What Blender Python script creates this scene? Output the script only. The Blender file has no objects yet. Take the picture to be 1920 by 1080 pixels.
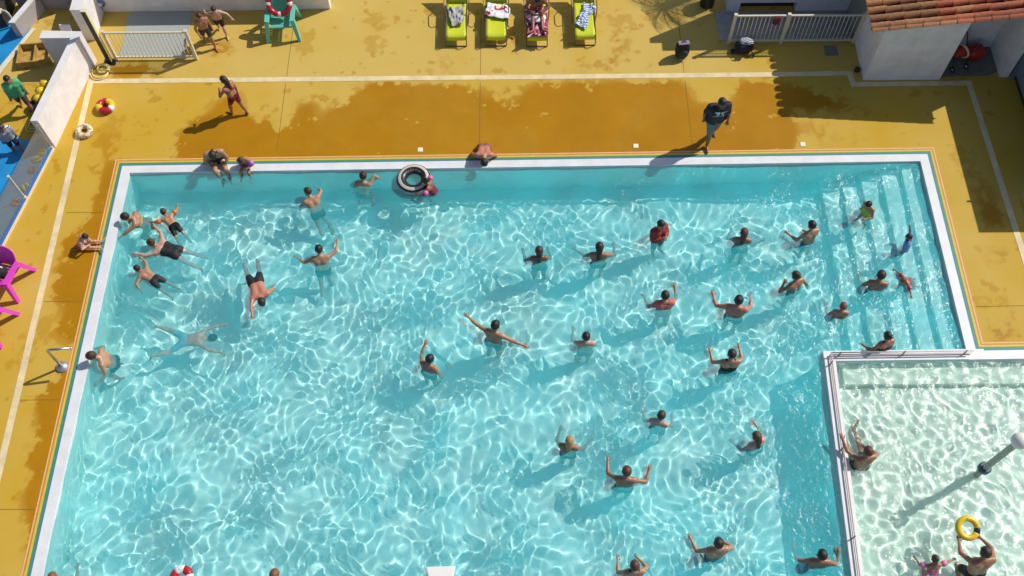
import bpy, math, random, time
import numpy as np
from mathutils import Matrix, Vector
T0 = time.time()
random.seed(7)
rng = np.random.default_rng(11)
sc = bpy.context.scene
COL = sc.collection

# ------------------------------------------------------------------ camera
FPX, CAMH = 1870.0, 20.0
_Y = np.array([-19, 3442, FPX]); _Y /= np.linalg.norm(_Y)
_X = np.array([1, 0.0125, 0.]); _X -= _Y * (_X @ _Y); _X /= np.linalg.norm(_X)
_Z = np.cross(_X, _Y); _Z = _Z if _Z[1] > 0 else -_Z
CR = np.stack([_X, _Y, _Z])
cam = bpy.data.cameras.new('camera'); camo = bpy.data.objects.new('camera', cam); COL.objects.link(camo)
M = Matrix.Identity(4)
for i in range(3):
    M[i][0] = CR[i, 0]; M[i][1] = CR[i, 1]; M[i][2] = -CR[i, 2]
M[2][3] = CAMH
camo.matrix_world = M
cam.sensor_width = 36; cam.lens = 36 * FPX / 1920; cam.clip_end = 1000
sc.camera = camo
def at(px, py, z=0.0):
    """point at height z that the photograph shows at pixel (px, py)"""
    d = CR @ np.array([px - 960, 540 - py, FPX]); t = (z - CAMH) / d[2]
    return np.array([0, 0, CAMH]) + d * t

# ------------------------------------------------------------------ sky, sun, exposure
SUN = np.array([.90, .46, 1.0]); SUN /= np.linalg.norm(SUN)
world = bpy.data.worlds.new('World'); sc.world = world; world.use_nodes = True
wn = world.node_tree; bg = wn.nodes['Background']
sky = wn.nodes.new('ShaderNodeTexSky'); sky.sky_type = 'NISHITA'; sky.sun_disc = False
sky.sun_elevation = math.asin(SUN[2]); sky.sun_rotation = math.atan2(SUN[0], SUN[1])
wn.links.new(sky.outputs[0], bg.inputs[0]); bg.inputs[1].default_value = 0.10
sky.air_density = .8; sky.dust_density = 1.0; sky.ozone_density = 0
sun = bpy.data.lights.new('sun', 'SUN'); suno = bpy.data.objects.new('sun', sun); COL.objects.link(suno)
sun.energy = 3.85; sun.angle = math.radians(.5); sun.color = (1, .955, .88)
suno.rotation_euler = Vector(-SUN).to_track_quat('-Z', 'Y').to_euler()
sun.cycles.is_caustics_light = True
vs = sc.view_settings
vs.view_transform = 'Standard'; vs.look = 'None'; vs.exposure = .10; vs.gamma = 1
sc.render.engine = 'CYCLES'
cy = sc.cycles
cy.use_denoising = True; cy.max_bounces = 8; cy.transparent_max_bounces = 12
cy.sample_clamp_indirect = 6

# ------------------------------------------------------------------ helpers
class MB:
    """collects shapes that become one mesh"""
    def __init__(s): s.v = []; s.f = []; s.m = []; s.mi = 0
    def add(s, v, f):
        o = len(s.v); s.v += [tuple(map(float, p)) for p in v]
        s.f += [tuple(int(i) + o for i in q) for q in f]; s.m += [s.mi] * len(f)
    def box(s, a, b, bev=0):
        a = np.minimum(a, b).astype(float) if True else a; b = np.maximum(np.array(a), b)
        x0, y0, z0 = a; x1, y1, z1 = b
        v = [(x0,y0,z0),(x1,y0,z0),(x1,y1,z0),(x0,y1,z0),(x0,y0,z1),(x1,y0,z1),(x1,y1,z1),(x0,y1,z1)]
        s.add(v, [(0,3,2,1),(4,5,6,7),(0,1,5,4),(1,2,6,5),(2,3,7,6),(3,0,4,7)])
    def prism(s, pts, z0, z1):
        n = len(pts); ar = sum(pts[i][0]*pts[(i+1)%n][1]-pts[(i+1)%n][0]*pts[i][1] for i in range(n))
        if ar < 0: pts = pts[::-1]
        v = [(p[0],p[1],z0) for p in pts] + [(p[0],p[1],z1) for p in pts]
        s.add(v, [tuple(range(n))[::-1], tuple(range(n,2*n))] + [(i,(i+1)%n,n+(i+1)%n,n+i) for i in range(n)])
    def tube(s, pts, r, n=8, cap=True, closed=False):
        pts = [np.array(p, float) for p in pts]; m = len(pts)
        rr = r if hasattr(r, '__len__') else [r]*m
        v = []; prev = None
        for i in range(m):
            if closed: t = pts[(i+1)%m]-pts[i-1]
            else: t = pts[min(i+1,m-1)]-pts[max(i-1,0)]
            t = t/(np.linalg.norm(t)+1e-9)
            if prev is None:
                u = np.cross(t, [0,0,1.]); 
                if np.linalg.norm(u) < .1: u = np.cross(t, [0,1.,0])
            else: u = prev - t*(prev@t)
            u /= np.linalg.norm(u)+1e-9; prev = u; w = np.cross(t, u)
            for k in range(n):
                a = 2*math.pi*k/n; v.append(pts[i]+rr[i]*(math.cos(a)*u+math.sin(a)*w))
        f = []
        for i in range(m if closed else m-1):
            j = (i+1)%m
            for k in range(n):
                f.append((i*n+k, i*n+(k+1)%n, j*n+(k+1)%n, j*n+k))
        if cap and not closed: f += [tuple(range(n))[::-1], tuple(range((m-1)*n, m*n))]
        s.add(v, f)
    def lathe(s, prof, c=(0,0,0), n=16):
        v = []; m = len(prof)
        for r, z in prof:
            for k in range(n):
                a = 2*math.pi*k/n; v.append((c[0]+r*math.cos(a), c[1]+r*math.sin(a), c[2]+z))
        f = [(i*n+k, i*n+(k+1)%n, (i+1)*n+(k+1)%n, (i+1)*n+k) for i in range(m-1) for k in range(n)]
        f += [tuple(range(n))[::-1], tuple(range((m-1)*n, m*n))]
        s.add(v, f)
    def ellipsoid(s, c, r, n=12, m=8, R=None):
        v = []; f = []
        for i in range(m+1):
            t = math.pi*i/m
            for k in range(n):
                a = 2*math.pi*k/n
                p = np.array([r[0]*math.sin(t)*math.cos(a), r[1]*math.sin(t)*math.sin(a), r[2]*math.cos(t)])
                if R is not None: p = R@p
                v.append(np.array(c)+p)
        for i in range(m):
            for k in range(n):
                f.append((i*n+k, (i+1)*n+k, (i+1)*n+(k+1)%n, i*n+(k+1)%n))
        s.add(v, f)
    def torus(s, c, R, r, n=32, k=12, M3=None, a0=0, a1=2*math.pi, sq=1.0):
        full = abs(a1-a0-2*math.pi) < 1e-6
        m = n if full else n+1
        v = []; f = []
        for i in range(m):
            a = a0+(a1-a0)*i/n
            for j in range(k):
                b = 2*math.pi*j/k
                p = np.array([(R+r*math.cos(b))*math.cos(a), (R+r*math.cos(b))*math.sin(a), r*sq*math.sin(b)])
                if M3 is not None: p = M3@p
                v.append(np.array(c)+p)
        for i in range(n):
            for j in range(k):
                f.append((i*k+j, ((i+1)%m)*k+j, ((i+1)%m)*k+(j+1)%k, i*k+(j+1)%k))
        if not full: f += [tuple(range(k)), tuple(range((m-1)*k, m*k))[::-1]]
        s.add(v, f)
    def build(s, name, mats, parent=None, smooth=False):
        return mk(name, s.v, s.f, mats, parent, smooth, s.m)
RECV = True
def mk(name, v, f, mats, parent=None, smooth=False, mi=None):
    me = bpy.data.meshes.new(name); me.from_pydata([tuple(p) for p in v], [], f)
    if not isinstance(mats, (list, tuple)): mats = [mats]
    for m in mats: me.materials.append(m)
    if mi is not None and len(mats) > 1: me.polygons.foreach_set('material_index', mi)
    if smooth == 'auto':
        me.shade_smooth(); me.set_sharp_from_angle(angle=math.radians(40))
    elif smooth: me.shade_smooth()
    return link(bpy.data.objects.new(name, me), parent)
def mknp(name, v, q, mats, parent=None, smooth=True):
    """fast mesh from numpy quads"""
    me = bpy.data.meshes.new(name)
    me.vertices.add(len(v)); me.vertices.foreach_set('co', np.ascontiguousarray(v, np.float32).ravel())
    me.loops.add(len(q)*4); me.loops.foreach_set('vertex_index', np.ascontiguousarray(q, np.int32).ravel())
    me.polygons.add(len(q)); me.polygons.foreach_set('loop_start', np.arange(0, len(q)*4, 4, dtype=np.int32))
    me.update(calc_edges=True); me.validate()
    for m in (mats if isinstance(mats, (list, tuple)) else [mats]): me.materials.append(m)
    if smooth: me.shade_smooth()
    return link(bpy.data.objects.new(name, me), parent)
def link(o, parent=None):
    COL.objects.link(o)
    if parent is not None: o.parent = parent
    o.cycles.is_caustics_receiver = True
    return o
def thing(name, label, cat, loc=(0,0,0), rz=0, group=None):
    o = bpy.data.objects.new(name, None); COL.objects.link(o)
    o.location = tuple(loc); o.rotation_euler = (0, 0, rz); o.empty_display_size = .2
    return tag(o, label, cat, group)
def tag(o, label, cat, group=None):
    o['label'] = label; o['category'] = cat
    if group: o['group'] = group
    return o
def struct(o): o['kind'] = 'structure'; return o
def copy_tree(o, parent=None):
    c = o.copy(); COL.objects.link(c); c.parent = parent
    for ch in list(o.children): copy_tree(ch, c)
    return c
def rot(axis, a):
    c, s = math.cos(a), math.sin(a)
    return np.array({'x': [[1,0,0],[0,c,-s],[0,s,c]], 'y': [[c,0,s],[0,1,0],[-s,0,c]], 'z': [[c,-s,0],[s,c,0],[0,0,1]]}[axis])
def vnoise(x, y, seed=0, oct=4, base=1.0):
    """value noise on arrays, about -1..1"""
    r = np.random.default_rng(seed); G = r.uniform(-1, 1, (64, 64)); out = np.zeros_like(x, float); amp = 1; tot = 0
    for o in range(oct):
        fx = x*base*2**o + 17.3*o; fy = y*base*2**o + 9.1*o
        ix = np.floor(fx).astype(int); iy = np.floor(fy).astype(int); tx = fx-ix; ty = fy-iy
        tx = tx*tx*(3-2*tx); ty = ty*ty*(3-2*ty)
        g = lambda a, b: G[a % 64, b % 64]
        out += amp*((g(ix,iy)*(1-tx)+g(ix+1,iy)*tx)*(1-ty)+(g(ix,iy+1)*(1-tx)+g(ix+1,iy+1)*tx)*ty)
        tot += amp; amp *= .55
    return out/tot*1.6

# ------------------------------------------------------------------ materials
def mat(name, c, rough=.6, var=.0, scale=6, bump=0, bscale=60, metal=0, spec=.5, obj_random=0, dark=None):
    m = bpy.data.materials.new(name); m.use_nodes = True; n = m.node_tree; b = n.nodes['Principled BSDF']
    b.inputs['Base Color'].default_value = (*c, 1); b.inputs['Roughness'].default_value = rough
    b.inputs['Metallic'].default_value = metal; b.inputs['Specular IOR Level'].default_value = spec
    tc = n.nodes.new('ShaderNodeTexCoord')
    if var or dark:
        nz = n.nodes.new('ShaderNodeTexNoise'); nz.inputs['Scale'].default_value = scale; nz.inputs['Detail'].default_value = 6
        nz.inputs['Roughness'].default_value = .65
        n.links.new(tc.outputs['Object'], nz.inputs['Vector'])
        mx = n.nodes.new('ShaderNodeMix'); mx.data_type = 'RGBA'
        mr = n.nodes.new('ShaderNodeMapRange'); mr.inputs[1].default_value = .32; mr.inputs[2].default_value = .68
        n.links.new(nz.outputs[0], mr.inputs[0]); n.links.new(mr.outputs[0], mx.inputs[0])
        d = dark if dark else tuple(x*(1-var) for x in c)
        mx.inputs[6].default_value = (*d, 1); mx.inputs[7].default_value = (*[min(1, x*(1+var*.5)) for x in c], 1)
        last = mx.outputs[2]
        if obj_random:
            oi = n.nodes.new('ShaderNodeObjectInfo'); hs = n.nodes.new('ShaderNodeHueSaturation')
            m2 = n.nodes.new('ShaderNodeMapRange'); m2.inputs[3].default_value = 1-obj_random; m2.inputs[4].default_value = 1+obj_random
            n.links.new(oi.outputs['Random'], m2.inputs[0]); n.links.new(m2.outputs[0], hs.inputs['Value'])
            n.links.new(last, hs.inputs['Color']); last = hs.outputs[0]
        n.links.new(last, b.inputs['Base Color'])
    if bump:
        nb = n.nodes.new('ShaderNodeTexNoise'); nb.inputs['Scale'].default_value = bscale; nb.inputs['Detail'].default_value = 3
        n.links.new(tc.outputs['Object'], nb.inputs['Vector'])
        bp = n.nodes.new('ShaderNodeBump'); bp.inputs['Strength'].default_value = bump; bp.inputs['Distance'].default_value = .01
        n.links.new(nb.outputs[0], bp.inputs['Height']); n.links.new(bp.outputs[0], b.inputs['Normal'])
    return m
def stripes(name, cols, scale, axis='X', rough=.8, distort=0, warp_scale=2):
    """printed cloth: bands of colour along one axis of the object"""
    m = bpy.data.materials.new(name); m.use_nodes = True; n = m.node_tree; b = n.nodes['Principled BSDF']
    b.inputs['Roughness'].default_value = rough
    tc = n.nodes.new('ShaderNodeTexCoord'); w = n.nodes.new('ShaderNodeTexWave'); w.bands_direction = axis
    w.inputs['Scale'].default_value = scale; w.inputs['Distortion'].default_value = distort; w.inputs['Detail Scale'].default_value = warp_scale
    n.links.new(tc.outputs['Object'], w.inputs['Vector'])
    cr = n.nodes.new('ShaderNodeValToRGB'); cr.color_ramp.interpolation = 'CONSTANT'
    cr.color_ramp.elements[0].color = (*cols[0], 1); cr.color_ramp.elements[1].color = (*cols[1], 1); cr.color_ramp.elements[1].position = .5
    for i, c in enumerate(cols[2:]):
        e = cr.color_ramp.elements.new(.65+.15*i); e.color = (*c, 1)
    n.links.new(w.outputs['Fac'], cr.inputs[0]); n.links.new(cr.outputs[0], b.inputs['Base Color'])
    return m
def blotch(name, cols, scale, rough=.85):
    """printed cloth: cells of several colours"""
    m = bpy.data.materials.new(name); m.use_nodes = True; n = m.node_tree; b = n.nodes['Principled BSDF']
    b.inputs['Roughness'].default_value = rough
    tc = n.nodes.new('ShaderNodeTexCoord'); w = n.nodes.new('ShaderNodeTexNoise'); w.inputs['Scale'].default_value = scale; w.inputs['Detail'].default_value = 2
    n.links.new(tc.outputs['Object'], w.inputs['Vector'])
    cr = n.nodes.new('ShaderNodeValToRGB'); cr.color_ramp.interpolation = 'CONSTANT'
    k = len(cols); cr.color_ramp.elements[0].color = (*cols[0], 1); cr.color_ramp.elements[1].color = (*cols[1], 1); cr.color_ramp.elements[1].position = .42
    for i, c in enumerate(cols[2:]):
        e = cr.color_ramp.elements.new(.42+.16*(i+1)/max(1, k-2)); e.color = (*c, 1)
    n.links.new(w.outputs['Fac'], cr.inputs[0]); n.links.new(cr.outputs[0], b.inputs['Base Color'])
    return m
WHITE = mat('white_paint', (.72, .70, .67), .6, .10, 2.5, .15, 40)
WALLW = mat('white_render', (.80, .76, .75), .8, .16, 2.2, .25, 45)
CREAM = mat('cream_paint', (.72, .64, .45), .55, .12, 5)
POOLP = mat('pool_paint', (.64, .96, .92), .55, .05, 1.2)
KIDP = mat('pale_pool_paint', (.72, .86, .77), .55, .05, 1.5)
COPE = mat('white_coping', (.72, .72, .72), .45, .10, 3, .1, 30)
CHROME = mat('brushed_steel', (.62, .60, .56), .28, metal=1)
BLACK = mat('black_paint', (.015, .015, .016), .45)
BLACKF = mat('black_fabric', (.018, .017, .02), .85, .3, 20, .3, 90)

# ------------------------------------------------------------------ the deck: one sheet with the pool hole
def ytop(x): return 14.54 + .18*(x+9.8)/20.13
XL, XR, YK = -9.80, 10.34, 9.41
xs = np.concatenate([[-260, -90, -30, -16], np.arange(-13.6, 13.8, .04), [16, 30, 90, 260]])
ys = np.concatenate([[-260, -90, -30, -8, 0, 2], np.arange(3.6, 20.9, .04), [24, 32, 50, 100, 260]])
GX, GY = np.meshgrid(xs, ys)
def inpoly(px, py, poly):
    r = np.zeros(px.shape, bool); n = len(poly); j = n-1
    for i in range(n):
        xi, yi = poly[i]; xj, yj = poly[j]
        r ^= ((yi > py) != (yj > py)) & (px < (xj-xi)*(py-yi)/(yj-yi+1e-12)+xi); j = i
    return r
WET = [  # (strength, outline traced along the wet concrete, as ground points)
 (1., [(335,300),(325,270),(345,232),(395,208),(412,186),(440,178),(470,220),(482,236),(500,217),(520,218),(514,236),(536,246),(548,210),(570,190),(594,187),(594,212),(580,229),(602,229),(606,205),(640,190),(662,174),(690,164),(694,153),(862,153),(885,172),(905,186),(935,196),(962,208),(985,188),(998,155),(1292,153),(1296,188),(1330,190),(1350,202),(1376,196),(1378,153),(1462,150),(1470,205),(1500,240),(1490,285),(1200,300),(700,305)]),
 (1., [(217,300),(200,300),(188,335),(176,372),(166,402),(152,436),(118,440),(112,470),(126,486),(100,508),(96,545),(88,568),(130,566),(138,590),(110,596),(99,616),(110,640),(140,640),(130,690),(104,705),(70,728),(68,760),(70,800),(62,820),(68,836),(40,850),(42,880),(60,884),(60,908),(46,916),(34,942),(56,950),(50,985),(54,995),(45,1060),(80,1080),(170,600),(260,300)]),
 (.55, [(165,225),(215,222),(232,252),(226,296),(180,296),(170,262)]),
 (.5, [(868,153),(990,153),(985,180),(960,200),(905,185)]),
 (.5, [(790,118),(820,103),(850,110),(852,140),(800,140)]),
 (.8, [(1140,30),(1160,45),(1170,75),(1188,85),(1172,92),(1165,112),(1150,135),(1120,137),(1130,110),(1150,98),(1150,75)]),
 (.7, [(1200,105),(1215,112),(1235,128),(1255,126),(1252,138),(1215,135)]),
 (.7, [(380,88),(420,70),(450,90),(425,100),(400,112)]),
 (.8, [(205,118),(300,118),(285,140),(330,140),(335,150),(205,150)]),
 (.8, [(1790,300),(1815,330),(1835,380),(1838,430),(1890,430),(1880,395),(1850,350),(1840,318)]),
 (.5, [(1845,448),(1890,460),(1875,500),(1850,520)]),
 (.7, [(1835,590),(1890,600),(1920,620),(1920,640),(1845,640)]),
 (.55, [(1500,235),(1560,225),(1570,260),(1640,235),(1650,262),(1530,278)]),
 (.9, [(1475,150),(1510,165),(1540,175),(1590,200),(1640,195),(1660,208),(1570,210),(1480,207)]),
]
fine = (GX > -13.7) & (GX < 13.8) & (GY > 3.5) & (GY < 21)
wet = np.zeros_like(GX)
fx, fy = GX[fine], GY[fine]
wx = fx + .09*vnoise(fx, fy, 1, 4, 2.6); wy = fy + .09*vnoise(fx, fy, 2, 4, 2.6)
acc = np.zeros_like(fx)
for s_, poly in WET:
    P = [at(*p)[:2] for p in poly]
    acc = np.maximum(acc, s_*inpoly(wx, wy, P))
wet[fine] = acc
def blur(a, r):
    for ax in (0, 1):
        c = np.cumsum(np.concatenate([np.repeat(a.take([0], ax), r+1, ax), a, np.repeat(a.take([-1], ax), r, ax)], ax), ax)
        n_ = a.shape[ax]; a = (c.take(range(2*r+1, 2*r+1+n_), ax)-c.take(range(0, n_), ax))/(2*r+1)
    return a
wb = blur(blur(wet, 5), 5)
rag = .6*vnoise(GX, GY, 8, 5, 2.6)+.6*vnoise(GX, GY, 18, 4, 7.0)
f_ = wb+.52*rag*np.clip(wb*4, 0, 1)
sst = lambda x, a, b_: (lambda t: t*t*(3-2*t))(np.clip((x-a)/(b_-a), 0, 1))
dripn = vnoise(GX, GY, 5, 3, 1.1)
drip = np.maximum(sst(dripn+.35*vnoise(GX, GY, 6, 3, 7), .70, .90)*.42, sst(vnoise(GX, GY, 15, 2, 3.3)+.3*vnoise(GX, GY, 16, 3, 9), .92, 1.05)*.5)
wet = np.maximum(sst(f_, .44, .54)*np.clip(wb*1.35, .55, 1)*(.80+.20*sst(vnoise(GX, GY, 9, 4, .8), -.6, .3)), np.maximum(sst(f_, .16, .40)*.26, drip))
nyg, nxg = GX.shape
idx = np.arange(nyg*nxg).reshape(nyg, nxg)
cx = (GX[:-1,:-1]+GX[1:,1:])/2; cyy = (GY[:-1,:-1]+GY[1:,1:])/2
hole = (cx > XL+.12) & (cyy < ytop(cx)-.12) & (cyy > .62) & ((cx < XR-.12) | ((cyy < YK-.12) & (cx < 15)))
q = np.stack([idx[:-1,:-1], idx[:-1,1:], idx[1:,1:], idx[1:,:-1]], -1)[~hole]
used = np.zeros(nyg*nxg, bool); used[q.ravel()] = True
remap = np.cumsum(used)-1
V = np.stack([GX, GY, np.zeros_like(GX)], -1).reshape(-1, 3)[used]
dm = bpy.data.materials.new('ochre_deck_paint'); dm.use_nodes = True; n = dm.node_tree; b = n.nodes['Principled BSDF']
def N(t, **kw):
    o = n.nodes.new(t)
    for a, v in kw.items(): setattr(o, a, v)
    return o
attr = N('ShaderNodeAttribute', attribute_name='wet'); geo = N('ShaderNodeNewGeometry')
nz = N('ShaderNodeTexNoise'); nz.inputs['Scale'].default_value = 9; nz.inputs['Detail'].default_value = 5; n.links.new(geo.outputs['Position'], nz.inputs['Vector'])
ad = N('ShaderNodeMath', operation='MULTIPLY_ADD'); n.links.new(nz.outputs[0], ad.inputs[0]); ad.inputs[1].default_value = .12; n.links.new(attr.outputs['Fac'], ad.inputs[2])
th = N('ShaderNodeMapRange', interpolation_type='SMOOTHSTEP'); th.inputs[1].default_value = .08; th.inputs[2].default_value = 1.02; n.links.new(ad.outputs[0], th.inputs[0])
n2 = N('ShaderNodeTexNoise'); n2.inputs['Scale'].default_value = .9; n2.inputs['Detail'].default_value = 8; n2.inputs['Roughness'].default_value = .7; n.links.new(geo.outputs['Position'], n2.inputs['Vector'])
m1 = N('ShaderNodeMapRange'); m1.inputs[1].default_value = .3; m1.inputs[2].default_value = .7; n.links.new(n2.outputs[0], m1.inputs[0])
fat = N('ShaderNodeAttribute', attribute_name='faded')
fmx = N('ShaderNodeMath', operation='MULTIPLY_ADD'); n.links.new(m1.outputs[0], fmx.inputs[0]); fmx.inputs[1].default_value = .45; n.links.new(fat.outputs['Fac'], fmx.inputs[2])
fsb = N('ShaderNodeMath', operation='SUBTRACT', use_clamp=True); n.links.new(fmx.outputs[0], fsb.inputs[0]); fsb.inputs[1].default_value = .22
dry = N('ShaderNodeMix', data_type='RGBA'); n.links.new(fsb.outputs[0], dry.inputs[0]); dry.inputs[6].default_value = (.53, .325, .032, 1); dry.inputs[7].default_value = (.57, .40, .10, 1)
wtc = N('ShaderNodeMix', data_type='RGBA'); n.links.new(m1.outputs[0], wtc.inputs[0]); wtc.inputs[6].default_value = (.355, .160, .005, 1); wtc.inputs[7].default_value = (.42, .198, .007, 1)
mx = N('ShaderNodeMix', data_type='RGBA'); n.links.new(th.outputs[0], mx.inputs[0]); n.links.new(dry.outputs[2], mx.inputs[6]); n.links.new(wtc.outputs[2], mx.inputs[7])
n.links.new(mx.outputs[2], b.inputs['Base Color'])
rr = N('ShaderNodeMapRange'); rr.inputs[3].default_value = .85; rr.inputs[4].default_value = .42; n.links.new(th.outputs[0], rr.inputs[0]); n.links.new(rr.outputs[0], b.inputs['Roughness'])
b.inputs['Specular IOR Level'].default_value = .12
n3 = N('ShaderNodeTexNoise'); n3.inputs['Scale'].default_value = 70; n3.inputs['Detail'].default_value = 4; n.links.new(geo.outputs['Position'], n3.inputs['Vector'])
bp = N('ShaderNodeBump'); bp.inputs['Strength'].default_value = .25; bp.inputs['Distance'].default_value = .006; n.links.new(n3.outputs[0], bp.inputs['Height']); n.links.new(bp.outputs[0], b.inputs['Normal'])
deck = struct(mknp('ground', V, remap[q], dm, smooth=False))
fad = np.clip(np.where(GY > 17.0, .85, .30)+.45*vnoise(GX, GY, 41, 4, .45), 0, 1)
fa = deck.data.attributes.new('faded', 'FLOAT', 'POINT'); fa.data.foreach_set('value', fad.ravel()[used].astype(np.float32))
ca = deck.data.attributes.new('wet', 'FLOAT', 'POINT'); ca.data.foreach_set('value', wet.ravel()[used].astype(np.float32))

# thin recess-dark joints between the deck slabs
JM = mat('joint_filler', (.20, .115, .02), .9)
def joint(a, b, w=.012):
    a = np.array(a[:2]); b = np.array(b[:2]); d = (b-a)/np.linalg.norm(b-a); nn = np.array([-d[1], d[0]])*w/2
    mb = MB(); mb.prism([a-nn, b-nn, b+nn, a+nn], -.01, .0025); mb.build('deck_joint', JM, deck)
for px in (530, 900, 1290):
    p = at(px, 200); joint((p[0], 14.75), (p[0], 16.9)); joint((p[0], 17.12), (p[0], 19.4))
for y in (13.0, 10.6, 8.2, 5.8): joint((-10.7, y), (-9.84, y))
joint(at(1830, 575), at(1920, 573)); joint(at(1440, 99), at(1300, 101))

# ------------------------------------------------------------------ pool: coloured edge bands, coping, walls, floor
OUT = [(XL-.02, .7), (XL, ytop(XL)), (XR, ytop(XR)), (XR-.01, YK), (15., YK+.05)]
def offset(path, d):
    """shift a path to its right-hand side (into the pool)"""
    P = [np.array(p, float) for p in path]; res = []
    for i in range(len(P)):
        ns = []
        for a, c in ((i-1, i), (i, i+1)):
            if a >= 0 and c < len(P):
                t = (P[c]-P[a])/np.linalg.norm(P[c]-P[a]); ns.append(np.array([t[1], -t[0]]))
        if len(ns) == 2:
            m = ns[0]+ns[1]; m /= np.linalg.norm(m); res.append(P[i]+m*d/(m@ns[0]))
        else: res.append(P[i]+ns[0]*d)
    return res
def band(name, d0, d1, z0, z1, m):
    A, B = offset(OUT, d0), offset(OUT, d1); mb = MB(); n_ = len(A)
    v = [(*p, z1) for p in A]+[(*p, z1) for p in B]+[(*p, z0) for p in A]+[(*p, z0) for p in B]
    f = []
    for i in range(n_-1):
        f += [(i, n_+i, n_+i+1, i+1), (2*n_+i, i, i+1, 2*n_+i+1), (n_+i, 3*n_+i, 3*n_+i+1, n_+i+1)]
    mb.add(v, f); return struct(mb.build(name, m))
band('salmon_edge_band', 0, .030, -.02, .008, mat('salmon_band', (.78, .42, .22), .6, .1))
band('orange_edge_band', .030, .065, -.02, .007, mat('orange_band', (.50, .22, .03), .6, .1))
band('yellow_edge_band', .065, .112, -.02, .009, mat('yellow_band', (.66, .45, .05), .6, .1))
band('green_edge_band', .112, .155, -.02, .007, mat('green_band', (.06, .26, .09), .6, .1))
band('blue_edge_band', .155, .20, -.02, .008, mat('blue_band', (.05, .20, .32), .6, .1))
band('pool_coping', .20, .41, -.14, .014, COPE)
INW = .405
W_LEVEL, FLOOR = -.07, -1.30
IN = offset(OUT, INW)
# main pool walls (left, back, right) and floor
mb = MB()
for a, c in ((0, 1), (1, 2), (2, 3)):
    A, C_ = IN[a], IN[c]
    mb.add([(*A, FLOOR-.05), (*C_, FLOOR-.05), (*C_, -.1), (*A, -.1)], [(0, 3, 2, 1)])
struct(mb.build('pool_wall', POOLP))
mk_floor = MB(); mk_floor.add([(-10.2, -6, FLOOR), (10.4, -6, FLOOR), (10.4, 15, FLOOR), (-10.2, 15, FLOOR)], [(0, 1, 2, 3)])
struct(mk_floor.build('pool_floor', POOLP))
mb = MB(); mb.box((-9.4, .72, -1.4), (15, 1.12, -.03)); struct(mb.build('near_pool_wall', POOLP))
mb = MB(); mb.box((-9.78, .60, -.028), (15, 1.14, .013)); struct(mb.build('near_pool_coping', COPE))
# entry steps along the right wall
RX = IN[2][0]
for i in range(5):
    mb = MB(); x1 = RX+.05; x0 = RX-.42-.46*i
    zt = -.26-.19*i; mb.box((x0, 9.1, zt-.5 if i < 4 else FLOOR), (x1, 14.45, zt)); struct(mb.build('pool_step', POOLP))
# divider between the big pool and the children's pool
DIV = [(6.55, -6.), (6.58, 4.36), (6.77, 9.22), (10.02, 9.245)]
DIVI = [(6.80, -6.), (6.83, 4.36), (7.01, 8.985), (15., 9.03)]
def divider(z0, z1, e, name, m):
    mb = MB()
    mb.prism([(6.55-e, -6.), (6.58-e, 4.36), (6.77-e, 9.225+e), (7.01+e, 9.225+e), (7.01+e, 8.985-e), (6.83+e, 4.36), (6.80+e, -6.)], z0, z1)
    mb.prism([(7.012+e, 9.227+e), (10.3, 9.25+e), (10.3, 9.01-e), (7.012+e, 8.985-e)], z0, z1-.001)
    return struct(mb.build(name, m))
divider(FLOOR-.02, -.06, -.012, 'dividing_wall', POOLP)
divider(-.06, .016, 0, 'dividing_wall_top', COPE)
# children's pool: floor, ledge and outer wall
KF = -.46
mb = MB(); mb.add([(6.78, -6, KF), (15, -6, KF), (15, 9.2, KF), (6.9, 9.2, KF)], [(0, 1, 2, 3)]); struct(mb.build('children_pool_floor', KIDP))
mb = MB(); mb.box((7.2, 8.52, KF-.05), (15, 9.2, -.27)); struct(mb.build('children_pool_ledge', KIDP))
mb = MB(); mb.add([(10.2, 9.015, KF), (15, 9.04, KF), (15, 9.04, -.1), (10.2, 9.015, -.1)], [(0, 1, 2, 3)]); struct(mb.build('children_pool_wall', KIDP))

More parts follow.
